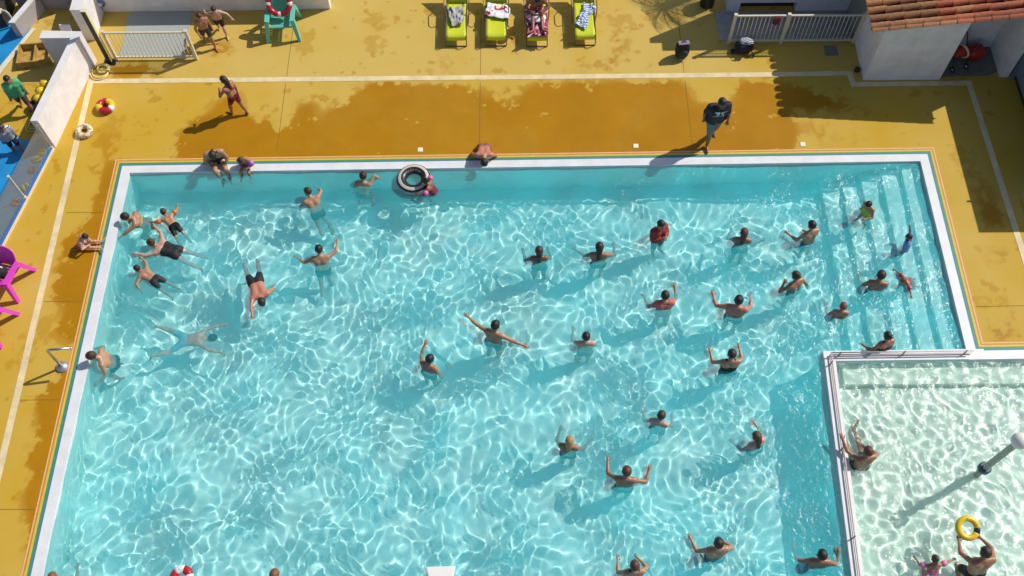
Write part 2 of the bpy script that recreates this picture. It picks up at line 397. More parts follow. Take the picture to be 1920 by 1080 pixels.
# ------------------------------------------------------------------ water: real wave relief, refracting the sun onto the floor
def watermat(name, veil, f0, f1, tint, churn=0.0):
    """clear refracting water with a fresnel glint, under an uneven diffuse veil standing in for light scattered by milky, bubbly water"""
    m = bpy.data.materials.new(name); m.use_nodes = True; n = m.node_tree; n.nodes.clear(); L_ = n.links.new
    out = n.nodes.new('ShaderNodeOutputMaterial'); g = n.nodes.new('ShaderNodeBsdfGlass')
    g.inputs['IOR'].default_value = 1.33; g.inputs['Roughness'].default_value = 0; g.inputs['Color'].default_value = (*tint, 1)
    geo = n.nodes.new('ShaderNodeNewGeometry')
    nb = n.nodes.new('ShaderNodeTexNoise'); nb.inputs['Scale'].default_value = 9; nb.inputs['Detail'].default_value = 4; L_(geo.outputs['Position'], nb.inputs['Vector'])
    bp = n.nodes.new('ShaderNodeBump'); bp.inputs['Strength'].default_value = .8; bp.inputs['Distance'].default_value = .035; L_(nb.outputs[0], bp.inputs['Height'])
    gl = n.nodes.new('ShaderNodeBsdfGlossy'); gl.inputs['Roughness'].default_value = .15; L_(bp.outputs[0], gl.inputs['Normal'])
    m1 = n.nodes.new('ShaderNodeMixShader'); m1.inputs[0].default_value = 0.022; L_(g.outputs[0], m1.inputs[1]); L_(gl.outputs[0], m1.inputs[2])
    d = n.nodes.new('ShaderNodeBsdfDiffuse'); d.inputs['Color'].default_value = (*veil, 1)
    up = n.nodes.new('ShaderNodeCombineXYZ'); up.inputs[2].default_value = 1; L_(up.outputs[0], d.inputs['Normal'])
    nz = n.nodes.new('ShaderNodeTexNoise'); nz.inputs['Scale'].default_value = .55; nz.inputs['Detail'].default_value = 7; nz.inputs['Roughness'].default_value = .62; nz.inputs['Distortion'].default_value = .8; L_(geo.outputs['Position'], nz.inputs['Vector'])
    mr = n.nodes.new('ShaderNodeMapRange'); mr.inputs[1].default_value = .36; mr.inputs[2].default_value = .66; mr.inputs[3].default_value = f0; mr.inputs[4].default_value = f1; L_(nz.outputs[0], mr.inputs[0])
    sx = n.nodes.new('ShaderNodeSeparateXYZ'); L_(geo.outputs['Position'], sx.inputs[0])
    mx_ = n.nodes.new('ShaderNodeMapRange'); mx_.inputs[1].default_value = -3; mx_.inputs[2].default_value = 4; mx_.inputs[3].default_value = 0; mx_.inputs[4].default_value = churn; L_(sx.outputs[0], mx_.inputs[0])
    ad = n.nodes.new('ShaderNodeMath'); L_(mr.outputs[0], ad.inputs[0]); L_(mx_.outputs[0], ad.inputs[1])
    mx = n.nodes.new('ShaderNodeMixShader'); L_(ad.outputs[0], mx.inputs[0])
    L_(m1.outputs[0], mx.inputs[1]); L_(d.outputs[0], mx.inputs[2]); L_(mx.outputs[0], out.inputs[0])
    return m
def waves(gx, gy, n_, l0, l1, slope, seed):
    r = np.random.default_rng(seed); h = np.zeros_like(gx)
    for i in range(n_):
        lam = math.exp(r.uniform(math.log(l0), math.log(l1))); t = r.uniform(0, 2*math.pi)
        h += lam*slope*np.sin(2*math.pi/lam*(gx*math.cos(t)+gy*math.sin(t))+r.uniform(0, 6.28))
    return h
RIPPLES = []   # (x, y, amplitude) around bathers, filled below before the sheet is made
def water(name, x0, x1, y0, y1, keep, hfun, m, level, sp=.027):
    gx, gy = np.meshgrid(np.arange(x0, x1+sp, sp), np.arange(y0, y1+sp, sp))
    h = hfun(gx, gy); ny, nx = gx.shape; i = np.arange(ny*nx).reshape(ny, nx)
    cxx = gx[:-1,:-1]+sp/2; cy_ = gy[:-1,:-1]+sp/2
    kk = keep(cxx, cy_)
    q = np.stack([i[:-1,:-1], i[:-1,1:], i[1:,1:], i[1:,:-1]], -1)[kk]
    u = np.zeros(ny*nx, bool); u[q.ravel()] = True; rm = np.cumsum(u)-1
    v = np.stack([gx, gy, h+level], -1).reshape(-1, 3)[u]
    o = struct(mknp(name, v, rm[q], m)); o.cycles.is_caustics_receiver = False; o.cycles.is_caustics_caster = True
    return o
def make_water():
    def hmain(x, y):
        reg = .5+.5*np.clip(vnoise(x, y, 21, 2, .22)*1.3, -1, 1)
        east = np.clip((x+2)/7, 0, 1)*np.clip((y-2)/4, 0, 1)
        calm = np.clip((y-4.2)/1.5, .35, 1)*np.ones_like(x)
        xw = x+.16*vnoise(x, y, 51, 2, .9); yw = y+.16*vnoise(x, y, 52, 2, .9)
        patch = np.clip(.55+.9*np.abs(vnoise(x, y, 53, 2, .8)), .4, 1.5)
        h = waves(x, y, 22, .7, 1.6, .0024, 3)*(.7+.5*reg+.3*east)
        h += waves(xw, yw, 40, .24, .44, .0019, 4)*(.6+.6*reg)*patch*(1-.35*east)
        h += waves(xw, yw, 36, .15, .27, .00105, 5)*(1.2-.5*reg)*(.55+.6*patch)
        for px, py, a, ph in RIPPLES:
            d = np.hypot(x-px, y-py); h += a*np.exp(-(d/.75)**2)*np.sin(d*2*math.pi/.23-ph)
        return h
    def keep(x, y):
        xd = np.where(y < 4.36, 6.58+.0029*(y-4.36), 6.58+(y-4.36)*.0391)+.12
        return ~((x > xd) & (y < 9.11)) & (x > IN[0][0]-.1)
    water('pool_water', -9.5, 10.05, 1.0, 14.42, keep, hmain, watermat('pool_water', (.06, .84, .91), .15, .30, (.97, 1, 1), .07), W_LEVEL)
    def hkid(x, y):
        return waves(x, y, 16, .7, 1.4, .0030, 31) + waves(x+.1*vnoise(x, y, 61, 2, 1.2), y, 44, .20, .38, .0043, 32)
    water('children_pool_water', 6.6, 13.2, 1.0, 9.12, lambda x, y: x > np.where(y < 4.36, 6.70, 6.70+(y-4.36)*.0391), hkid, watermat('children_pool_water', (.35, .60, .55), .05, .12, (.96, 1, .98)), W_LEVEL+.01)

# ------------------------------------------------------------------ painted line, plates, drains on the deck
def line(pts, w=.15, name='painted_line'):
    A = [np.array(p[:2]) for p in pts]; L = offset(A, -w/2); R_ = offset(A, w/2); mb = MB(); n_ = len(A)
    v = [(*p, .006) for p in L]+[(*p, .006) for p in R_]
    mb.add(v, [(i, n_+i, n_+i+1, i+1) for i in range(n_-1)]); return struct(mb.build(name, LINEM))
LINEM = mat('cream_line_paint', (.74, .60, .34), .7, .22, 3)
line([(-10.80, -6), (-10.76, 6.6), (-10.90, 17.02), (6.84, 17.07), (8.66, 17.10), (8.70, 16.72), (11.66, 16.74), (11.79, 11.6), (11.8, 9.8)])
PLATE = mat('ivory_plate', (.82, .78, .62), .4)
for px, py, lab in ((788, 281, 'small square ivory plate on deck above the black swim ring'), (1192, 274, 'small square ivory plate on deck left of the standing lifeguard'), (1505, 271, 'small square ivory plate on deck right of the standing lifeguard')):
    p = at(px, py); mb = MB(); t = .062
    mb.box((p[0]-t, p[1]-t, 0), (p[0]+t, p[1]+t, .012)); mb.box((p[0]-t*.8, p[1]-t*.8, .012), (p[0]+t*.8, p[1]+t*.8, .018))
    tag(mb.build('skimmer_cover', PLATE), lab, 'cover', 'square covers beside the pool')
p = at(1558, 95); mb = MB(); mb.box((p[0]-.17, p[1]-.17, 0), (p[0]+.17, p[1]+.17, .008))
for i in range(6): mb.box((p[0]-.14, p[1]-.14+i*.05, .008), (p[0]+.14, p[1]-.12+i*.05, .014))
tag(mb.build('drain_cover', mat('grey_metal', (.2, .21, .19), .6, .2)), 'grey square drain cover in deck near tiled-roof hut', 'drain')

# ------------------------------------------------------------------ hut with the tiled roof
TILE = mat('terracotta_tile', (.40, .105, .042), .75, .35, 9, .4, 60, obj_random=.28)
TILE2 = mat('weathered_tile', (.36, .155, .065), .8, .4, 9, .4, 60, obj_random=.25)
hut = thing('pool_hut', 'white hut with a terracotta barrel-tile roof beside the deck', 'hut', (8.97, 16.86, 0))
def part(mb, name, m, parent, origin, smooth=False):
    mb.v = [(p[0]-origin[0], p[1]-origin[1], p[2]-origin[2]) for p in mb.v]
    return mb.build(name, m, parent, smooth)
HO = (8.97, 16.86, 0)
def zr(x): return 1.93+(x-8.56)*.135       # roof underside height
def wallbox(x0, y0, x1, y1, name, m=WALLW, par=None, org=HO):
    mb = MB(); v = [(x0,y0,0),(x1,y0,0),(x1,y1,0),(x0,y1,0),(x0,y0,zr(x0)),(x1,y0,zr(x1)),(x1,y1,zr(x1)),(x0,y1,zr(x0))]
    mb.add(v, [(0,3,2,1),(4,5,6,7),(0,1,5,4),(1,2,6,5),(2,3,7,6),(3,0,4,7)]); return part(mb, name, m, par or hut, org)
wallbox(8.97, 16.86, 10.93, 17.04, 'front_wall')
wallbox(8.97, 17.042, 9.15, 20.0, 'side_wall')
wallbox(10.75, 17.042, 10.93, 18.0, 'alcove_side_wall')
wallbox(10.932, 17.95, 12.48, 18.1, 'alcove_back_wall')
wallbox(12.48, 16.93, 12.70, 19.8, 'alcove_end_wall')
mb = MB(); X0, X1, Y0, Y1 = 8.60, 12.78, 16.74, 20.2
v = [(X0,Y0,zr(X0)),(X1,Y0,zr(X1)),(X1,Y1,zr(X1)),(X0,Y1,zr(X0))]; v += [(p[0],p[1],p[2]+.05) for p in v]
mb.add(v, [(0,3,2,1),(4,5,6,7),(0,1,5,4),(1,2,6,5),(2,3,7,6),(3,0,4,7)])
roof = part(mb, 'roof', mat('gap_shade_underlay', (.06, .025, .015), .9, .3), hut, HO)  # coloured near black to paint in the shadow gaps between tiles
def tile_mesh(L=.44, r0=.104, r1=.080, t=.016, seg=7):
    v = []; f = []
    for x, r in ((0, r0), (L, r1)):
        for rad in (r, r-t):
            for k in range(seg+1):
                a = math.pi*k/seg; v.append((x, -rad*math.cos(a), rad*1.05*math.sin(a)))
    s = seg+1
    for k in range(seg):
        f += [(k, k+1, 2*s+k+1, 2*s+k), (s+k+1, s+k, 3*s+k, 3*s+k+1), (k+1, k, s+k, s+k+1), (2*s+k, 2*s+k+1, 3*s+k+1, 3*s+k)]
    f += [(0, 2*s, 3*s, s), (s-1, 2*s-1, 4*s-1, 3*s-1)]
    return v, f
tv, tf = tile_mesh(); meshes = []
for m in (TILE, TILE2):
    me = bpy.data.meshes.new('roof_tile'); me.from_pydata(tv, [], tf); me.materials.append(m); me.shade_smooth(); me.set_sharp_from_angle(angle=math.radians(45)); meshes.append(me)
sl = math.atan(.135)
for r in range(14):
    y = Y0+.06+r*.245
    for c in range(11):
        x = X0-.05+c*.385
        wthr = c < 4+random.randint(-1, 2)
        o = bpy.data.objects.new('roof_tile', meshes[1 if wthr else 0]); link(o, roof)
        z = zr(x)+.058+random.uniform(-.004, .006)
        o.location = (x-HO[0]+random.uniform(-.012, .012), y-HO[1]+random.uniform(-.008, .008), z)
        o.rotation_euler = (random.uniform(-.03, .03), -sl-.075+random.uniform(-.02, .02), random.uniform(-.03, .03))
# near-side verge tiles
for c in range(11):
    o = bpy.data.objects.new('verge_tile', meshes[1 if c < 5 else 0]); link(o, roof); x = X0-.04+c*.385
    o.location = (x-HO[0], Y0-.035-HO[1], zr(x)+.025); o.rotation_euler = (-.55, -sl-.03, random.uniform(-.02, .02))

# building along the right edge, its shade falls across the deck
FAC = mat('blue_grey_facade', (.17, .20, .27), .7, .15, 2)
rb = thing('side_building', 'blue-grey flat-roofed building along the right edge of the deck', 'building', (12.8, 13.25, 0))
O_ = (12.8, 13.25, 0)
mb = MB(); mb.box((12.82, 13.25, .16), (18, 16.9, 2.06)); mb.box((12.75, 16.902, 0), (18, 24, 2.06)); part(mb, 'wall', FAC, rb, O_)
mb = MB(); mb.box((12.80, 13.23, 2.062), (18, 24, 2.12)); part(mb, 'roof', mat('roof_felt', (.2, .2, .2), .9), rb, O_)
mb = MB(); mb.box((12.86, 13.3, 0), (18, 16.9, .158)); part(mb, 'black_base_strip', BLACK, rb, O_)  # recessed black strip along the foot of the wall
for yy in (14.2, 15.6):
    mb = MB(); mb.box((12.80, yy, .9), (12.82, yy+.9, 1.8)); w_ = part(mb, 'window', mat('dark_glass', (.03, .04, .05), .1), rb, O_)
    mb = MB(); mb.box((12.785, yy-.05, .84), (12.82, yy+.95, .898)); part(mb, 'sill', WHITE, w_, (0,0,0)); w_.children[0].location = (-O_[0], -O_[1], 0)
mb = MB(); mb.tube([(12.8, 14.05, 2.0), (12.62, 14.05, 2.0)], .03); part(mb, 'rain_spout', mat('zinc', (.35, .36, .37), .5, metal=1), rb, O_)

# white flat-roofed house at the top right
hs = thing('white_house', 'white flat-roofed house behind the right-hand barred fence', 'house', (5.72, 19.25, 0)); O_ = (5.72, 19.25, 0)
HW = mat('shade_toned_white_render', (.58, .57, .62), .85, .08, 2)  # lavender tone of the shaded wall put into the base colour
mb = MB(); mb.box((5.72, 19.25, .32), (8.95, 19.42, 2.36)); mb.box((5.72, 19.25, 0), (6.05, 19.6, .318)); mb.box((7.55, 19.25, 0), (8.95, 19.6, .318)); mb.box((6.0, 19.61, 0), (8.95, 20.3, .8)); part(mb, 'wall', HW, hs, O_)
mb = MB(); mb.box((6.1, 19.02, 2.362), (8.96, 19.46, 2.44)); part(mb, 'roof', HW, hs, O_)
mb = MB(); mb.box((6.052, 19.45, 0), (7.548, 19.55, .316)); part(mb, 'dark_opening', BLACK, hs, O_)  # black colour stands in for the shade inside the low opening
mb = MB(); mb.tube([(7.6, 19.19, .75), (7.6, 19.19, .62)], .018); part(mb, 'hook', BLACK, hs, O_)
mb = MB(); mb.box((8.951, 18.2, 0), (8.966, 19.9, 1.9)); part(mb, 'side_panel', mat('grey_green_panel', (.22, .23, .2), .7), hs, O_)
CONC = mat('grey_concrete', (.34, .34, .32), .85, .25, 5, .2, 50)
mb = MB(); mb.box((5.42, 18.24, -.02), (8.94, 19.24, .012)); struct(mb.build('concrete_paving', CONC))
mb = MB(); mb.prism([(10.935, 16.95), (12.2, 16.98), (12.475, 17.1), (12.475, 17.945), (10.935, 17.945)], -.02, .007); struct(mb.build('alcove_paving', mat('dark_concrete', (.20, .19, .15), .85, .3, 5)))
mb = MB(); mb.box((7.62, 18.30, .0), (8.2, 18.95, .05)); mb.box((8.22, 18.4, 0), (8.85, 18.9, .04)); 
tag(mb.build('stone_slab', CONC), 'pale stone slabs lying behind the right-hand barred fence', 'slab')

# barred fences
FEN = mat('cream_fence_metal', (.66, .60, .46), .5, .1)
def fence(label, x0, x1, y, h, step, posts, name='barred_fence', m=FEN, r=.011):
    t = thing(name, label, 'fence', (x0, y, 0)); L = x1-x0
    for p_ in posts:
        mb = MB(); mb.box((p_-.035, -.035, 0), (p_+.035, .035, h+.03)); mb.box((p_-.042, -.042, h+.03), (p_+.042, .042, h+.045)); mb.build('post', m, t)
    for z in (.10, h-.02):
        mb = MB(); mb.box((.036, -.022, z-.02), (L-.036, .022, z+.02)); mb.build('rail', m, t)
    me = bpy.data.meshes.new('bar'); mb = MB(); mb.tube([(0, 0, .12), (0, 0, h-.04)], r, 6); me.from_pydata(mb.v, [], mb.f); me.materials.append(m)
    k = int((L-.1)/step)
    for i in range(1, k):
        x = .05+(L-.1)*i/k
        if any(abs(x-p_) < .05 for p_ in posts): continue
        o = link(bpy.data.objects.new('bar', me), t); o.location = (x, 0, 0)
    return t
f2 = fence('long cream barred fence in front of the white house', 5.66, 8.93, 18.14, 1.02, .105, (0, 1.36, 3.27))
f1 = fence('short cream barred fence panel by the black post', -10.36, -8.27, 17.74, 1.02, .098, (0, 2.09))
# red cloth on the right fence
mb = MB(); g = 6
vv = [(6.62+.17*i/g, 18.06-.05*math.sin(j*1.2)+(.02*math.sin(i*2)), 1.07-.30*j/g*(1-.15*abs(i-3)/3)) for j in range(g+1) for i in range(g+1)]
mb.add(vv, [(j*7+i, j*7+i+1, (j+1)*7+i+1, (j+1)*7+i) for j in range(g) for i in range(g)])
o = mb.build('cloth', mat('maroon_cloth', (.20, .045, .04), .9, .2), None, True); sd = o.modifiers.new('thick', 'SOLIDIFY'); sd.thickness = .012
tag(o, 'maroon cloth hung over the top rail of the right-hand fence', 'cloth')

# ------------------------------------------------------------------ walls at the top left
def wall(name, label, pts, h, cap=.0, m=WALLW):
    t = thing(name, label, 'wall', (*pts[0], 0)); mb = MB(); mb.prism([np.array(p)-np.array(pts[0]) for p in pts], 0, h-.03); mb.build('wall_body', m, t)
    c = np.mean(pts, 0); mb = MB(); mb.prism([np.array(p)+(np.array(p)-c)/np.linalg.norm(np.array(p)-c)*.012-np.array(pts[0]) for p in pts], h-.029, h); mb.build('coping_slab', WHITE, t); return t
wall('garden_wall', 'slanting white wall between deck and toddler area, lit by the sun', [(-11.36, 14.92), (-10.93, 17.5), (-11.10, 17.5), (-11.53, 14.92)], 1.08)
wall('garden_wall', 'short white wall running left behind the slanting wall', [(-10.90, 17.51), (-10.88, 17.72), (-11.86, 17.76), (-11.88, 17.51)], 1.08)
wall('garden_wall', 'white wall end beside the black post at the top left', [(-11.02, 18.42), (-11.02, 20.9), (-11.30, 20.9), (-11.30, 18.42)], 1.12)
wall('garden_wall', 'long pale wall along the top behind the turquoise chair', [(-11.0, 19.42), (-4.92, 19.46), (-4.92, 19.64), (-11.0, 19.62)], 1.15)
wall('garden_wall', 'grey wall in the top left corner behind the yellow path', [(-13.3, 19.55), (-11.95, 19.55), (-11.95, 19.75), (-13.3, 19.75)], .9, m=mat('grey_render', (.36, .33, .36), .85, .1))
wall('garden_wall', 'low grey wall beside the yellow path at the top left', [(-13.0, 18.55), (-12.6, 19.5), (-12.75, 19.5), (-13.15, 18.55)], .55, m=mat('grey_render2', (.42, .40, .40), .85, .1))
mb = MB(); mb.box((-10.32, 17.80, -.02), (-8.62, 19.40, .010)); struct(mb.build('grey_matting', mat('grey_mat', (.36, .39, .36), .9, .12, 30, .3, 120)))
pp = thing('black_post', 'tall black post beside the short barred fence', 'post', (-10.52, 17.66, 0))
mb = MB(); mb.box((-.055, -.05, .02), (.055, .05, 1.86)); mb.build('shaft', BLACK, pp)
mb = MB(); mb.box((-.15, -.11, 0), (.15, .11, .02)); mb.build('base_plate', BLACK, pp)
mb = MB(); mb.box((.056, -.045, .05), (.068, .045, 1.86)); mb.build('sunlit_strip', mat('sunlit_yellow', (.7, .65, .3), .5), pp)  # sunlit side of the post painted on as a pale yellow strip
mb = MB(); mb.box((-.06, -.055, 1.861), (.072, .055, 1.885)); mb.build('cap', CREAM, pp)
fd = thing('wall_shower', 'round blue and white fitting on pale wall above black post', 'fitting', (-11.0, 19.40, .35))
mb = MB(); mb.lathe([(.0, 0), (.13, .0), (.14, .02), (.10, .05)], n=18); mb.v = [(p[0], -p[2], p[1]) for p in mb.v]; mb.build('dish', mat('blue_enamel', (.12, .18, .38), .3), fd, 'auto')
mb = MB(); mb.ellipsoid((0, -.06, 0), (.07, .05, .07)); mb.build('knob', WHITE, fd, True)

def coil(label, name, px, py, m, rs, r=.016):
    p = at(px, py); mb = MB(); pts = []
    for R_, ox, oy, tilt in rs:
        for i in range(28):
            a = 2*math.pi*i/28; pts.append((p[0]+ox+R_*math.cos(a)*(1+.05*math.sin(3*a)), p[1]+oy+R_*math.sin(a), r+.012*len(pts)/28+tilt*math.sin(a)))
    mb.tube(pts, r, 7); return tag(mb.build(name, m, None, True), label, 'hose')
coil('pale yellow garden hose coiled beside the black post', 'coiled_hose', 189, 136, mat('yellow_hose', (.74, .60, .24), .45), [(.24, -.02, -.02, 0), (.22, .0, .02, 0), (.15, .06, .10, .0), (.13, .05, .08, 0)], .018)
coil('yellow hose coiled in shade behind the slanting white wall', 'coiled_hose', 62, 238, mat('yellow_hose2', (.68, .55, .2), .45), [(.17, 0, 0, 0), (.13, .02, .03, 0)], .016)

# white plate-like ring on the line and the red and yellow ring
def ringfloat(name, label, c, R_, r, mats, arcs, tilt=(0, 0, 0), group=None, sq=1.0, cat='swim ring'):
    """inflatable ring: coloured segments are parts of one ring"""
    t = thing(name, label, cat, c, 0, group); M3 = rot('z', tilt[2])@rot('x', tilt[0])@rot('y', tilt[1])
    for (a0, a1), m in zip(arcs, mats):
        mb = MB(); mb.torus((0,0,0), R_, r, max(4, int(40*(a1-a0)/6.283)), 14, M3, a0, a1, sq); mb.build('ring_segment', m, t, True)
    mb = MB(); d = M3@np.array([0, R_, r*sq]); d2 = M3@np.array([0, 0, 1.]); mb.tube([d-d2*.005, d+d2*.018], [.012, .009], 8); mb.build('valve', WHITE, t)
    return t
RED = mat('red_vinyl', (.42, .012, .025), .3); YEL = mat('yellow_vinyl', (.74, .50, .02), .32); PINKW = mat('white_vinyl', (.72, .70, .68), .35)
p = at(200, 203)
ringfloat('swim_ring', 'red and yellow inflatable ring lying on deck near the slanting wall', (p[0], p[1], .085), .155, .085, [RED, YEL, RED, PINKW, YEL], [(0.9, 2.6), (2.6, 3.5), (3.5, 5.0), (5.0, 5.6), (5.6, 7.183)], (.06, .12, .6))
p = at(160, 249)
ringfloat('swim_ring', 'pale tan patterned inflatable ring lying on the painted line', (p[0], p[1], .07), .145, .07, [blotch('ring_print', [(.62, .50, .30), (.66, .57, .40), (.35, .24, .10)], 14, .4)], [(0, 2*math.pi)], (.05, .1, 0))

# ------------------------------------------------------------------ toddler area at the left edge
SPL = mat('light_blue_floor', (.10, .32, .52), .5, .15, 2); SPL2 = mat('bright_blue_floor', (.02, .27, .58), .35, .2, 1.5)
def sheet(name, px, z, m):
    mb = MB(); P = [at(*p_)[:2] for p_ in px]; mb.prism(P, z-.012, z); return struct(mb.build(name, m))
sheet('splash_floor', [(102,279),(49,376),(-5,472),(-160,620),(-160,235),(10,245),(45,262),(72,262)], .006, SPL)
sheet('splash_pool', [(-60,232),(12,246),(30,262),(46,300),(20,340),(-6,392),(-120,560),(-160,420)], .013, SPL2)
sheet('toddler_pool', [(-60,205),(4,128),(62,58),(40,40),(-40,38),(-120,90)], .006, SPL2)
sheet('toddler_pool_kerb', [(-2,146),(68,56),(62,54),(-10,140)], .05, CREAM)
gf = thing('glass_fence', 'low glass fence with blue base rail between deck and blue splash floor', 'fence', (-11.44, 14.9, 0)); O_ = (-11.44, 14.9, 0)
GP = [np.array([-11.44, 14.90]), np.array([-11.75, 13.40]), np.array([-12.07, 11.92]), np.array([-12.4, 10.4])]
glass = bpy.data.materials.new('tinted_glass'); glass.use_nodes = True; n = glass.node_tree; n.nodes.clear()
out = n.nodes.new('ShaderNodeOutputMaterial'); tr = n.nodes.new('ShaderNodeBsdfTransparent'); tr.inputs[0].default_value = (.80, .82, .82, 1)
gl = n.nodes.new('ShaderNodeBsdfGlossy'); gl.inputs['Roughness'].default_value = .08; df = n.nodes.new('ShaderNodeBsdfDiffuse'); df.inputs[0].default_value = (.5, .52, .52, 1)
m1 = n.nodes.new('ShaderNodeMixShader'); m1.inputs[0].default_value = .12; m2 = n.nodes.new('ShaderNodeMixShader'); m2.inputs[0].default_value = .06
n.links.new(tr.outputs[0], m1.inputs[1]); n.links.new(df.outputs[0], m1.inputs[2]); n.links.new(m1.outputs[0], m2.inputs[1]); n.links.new(gl.outputs[0], m2.inputs[2]); n.links.new(m2.outputs[0], out.inputs[0])
BLUE = mat('blue_rail', (.025, .13, .40), .4, .1)
for i in range(3):
    a, c = GP[i], GP[i+1]; d = (c-a)/np.linalg.norm(c-a); nn = np.array([-d[1], d[0]])
    def slab(o0, o1, z0, z1, e0=.05, e1=.05):
        mb = MB(); mb.prism([a+d*e0+nn*o0, c-d*e1+nn*o0, c-d*e1+nn*o1, a+d*e0+nn*o1], z0, z1); return mb
    part(slab(-.006, .006, .12, .86), 'glass_panel', glass, gf, O_)
    part(slab(-.035, .035, .012, .11), 'base_rail', BLUE, gf, O_)
    part(slab(.04, .075, .0, .05, 0, 0), 'kerb', CREAM, gf, O_)
for i, a in enumerate(GP):
    mb = MB(); mb.tube([(*a, 0), (*a, .93)], .022, 8); mb.tube([(*a, .93), (*a, .96)], .032, 8); mb.tube([(*a, 0), (*a, .1)], .05, 8); part(mb, 'post', FEN, gf, O_, 'auto')
# crate, balls, toys
cr = thing('wooden_crate', 'open wooden crate standing on the yellow path at the top left', 'crate', at(70, 108)); WOOD = mat('ochre_wood', (.45, .28, .07), .7, .4, 8)
cr.rotation_euler = (0, 0, .12)
for a, b_, nm in (((-.42, -.33, 0), (.42, -.29, .22), 'side_board'), ((-.42, .29, 0), (.42, .33, .22), 'side_board'), ((-.42, -.289, 0), (-.38, .289, .22), 'end_board'), ((.38, -.289, 0), (.42, .289, .22), 'end_board'), ((-.379, -.289, 0), (.379, .289, .02), 'bottom_board'), ((-.02, -.289, .021), (.02, .289, .18), 'divider_board')):
    mb = MB(); mb.box(a, b_); mb.build(nm, WOOD, cr)
for i, (px, py, r, lab) in enumerate(((84, 157, .13, 'yellow ball beside the slanting wall, farthest of three'), (77, 172, .13, 'yellow ball beside the slanting wall, middle one of three'), (72, 186, .125, 'yellow ball beside the slanting wall, nearest of three'))):
    p = at(px, py, r); mb = MB(); mb.ellipsoid(p, (r, r, r), 18, 12)
    tag(mb.build('play_ball', YEL, None, True), lab, 'ball', 'yellow balls in the toddler area')
p = at(66, 203); mb = MB(); mb.lathe([(.12, 0), (.15, .02), (.14, .16), (.10, .2), (.09, .1)], p, 14); tag(mb.build('bucket', mat('dark_plastic', (.04, .045, .06), .4), None, 'auto'), 'dark plastic bucket beside the end of the slanting wall', 'bucket')
TOYS = [(80, 286, 'yellow twisted toy at the foot of the glass fence', (.70, .50, .06)), (70, 300, 'flat yellow rope toy behind the glass fence', (.68, .46, .06)), (62, 320, 'brown leaf-shaped toy behind the glass fence', (.22, .13, .05)), (49, 352, 'yellow two-part toy near the middle post of the glass fence', (.70, .55, .10)), (31, 381, 'orange-brown toy behind the glass fence below the middle post', (.55, .20, .06))]
for i, (px, py, lab, c) in enumerate(TOYS):
    p = at(px, py); m = mat('toy_plastic', c, .4, .2, 12); mb = MB(); mb.ellipsoid((0, .05, .04), (.11, .045, .035)); mb.ellipsoid((.03, -.06, .04), (.10, .045, .035)); mb.torus((.0, 0, .03), .09, .016, 18, 6)
    o = mb.build('floor_toy', m, None, True); o.location = (p[0], p[1], .0); o.rotation_euler = (0, 0, .7*i); tag(o, lab, 'toy', 'toys behind the glass fence')
# clutter in the far top-left corner
DK = mat('dark_brown', (.05, .04, .035), .8, .4)
sh = thing('shed_roof', 'dark low shed with pale roof edges in the top left corner', 'shed', at(-10, 40)); 
mb = MB(); mb.box((-1.2, -.2, 0), (.42, 1.5, .5)); mb.build('wall', DK, sh)
for y in (-.22, .62):
    mb = MB(); mb.box((-1.2, y, .502), (.45, y+.16, .54)); mb.build('roof_edge', CREAM, sh)
gd = thing('garden_tap', 'bent pale pipe standing by the toddler pool at the top left', 'pipe', at(30, 48))
mb = MB(); mb.tube([(0, 0, 0), (0, 0, .45), (-.05, .02, .52), (-.16, .05, .52), (-.2, .06, .47)], .025, 8); mb.build('pipe', FEN, gd, 'auto')
mb = MB(); mb.lathe([(.06, 0), (.06, .02), (.03, .04)], n=10); mb.build('flange', FEN, gd)
bd = thing('white_board', 'white board leaning between the walls at the top left', 'board', (-11.55, 18.0, 0))
mb = MB(); mb.add([(-.14,0,0),(.14,0,0),(.14,.25,.75),(-.14,.25,.75),(-.14,.03,0),(.14,.03,0),(.14,.28,.75),(-.14,.28,.75)], [(0,1,2,3),(7,6,5,4),(0,4,5,1),(3,2,6,7),(0,3,7,4),(1,5,6,2)]); mb.build('panel', WHITE, bd)

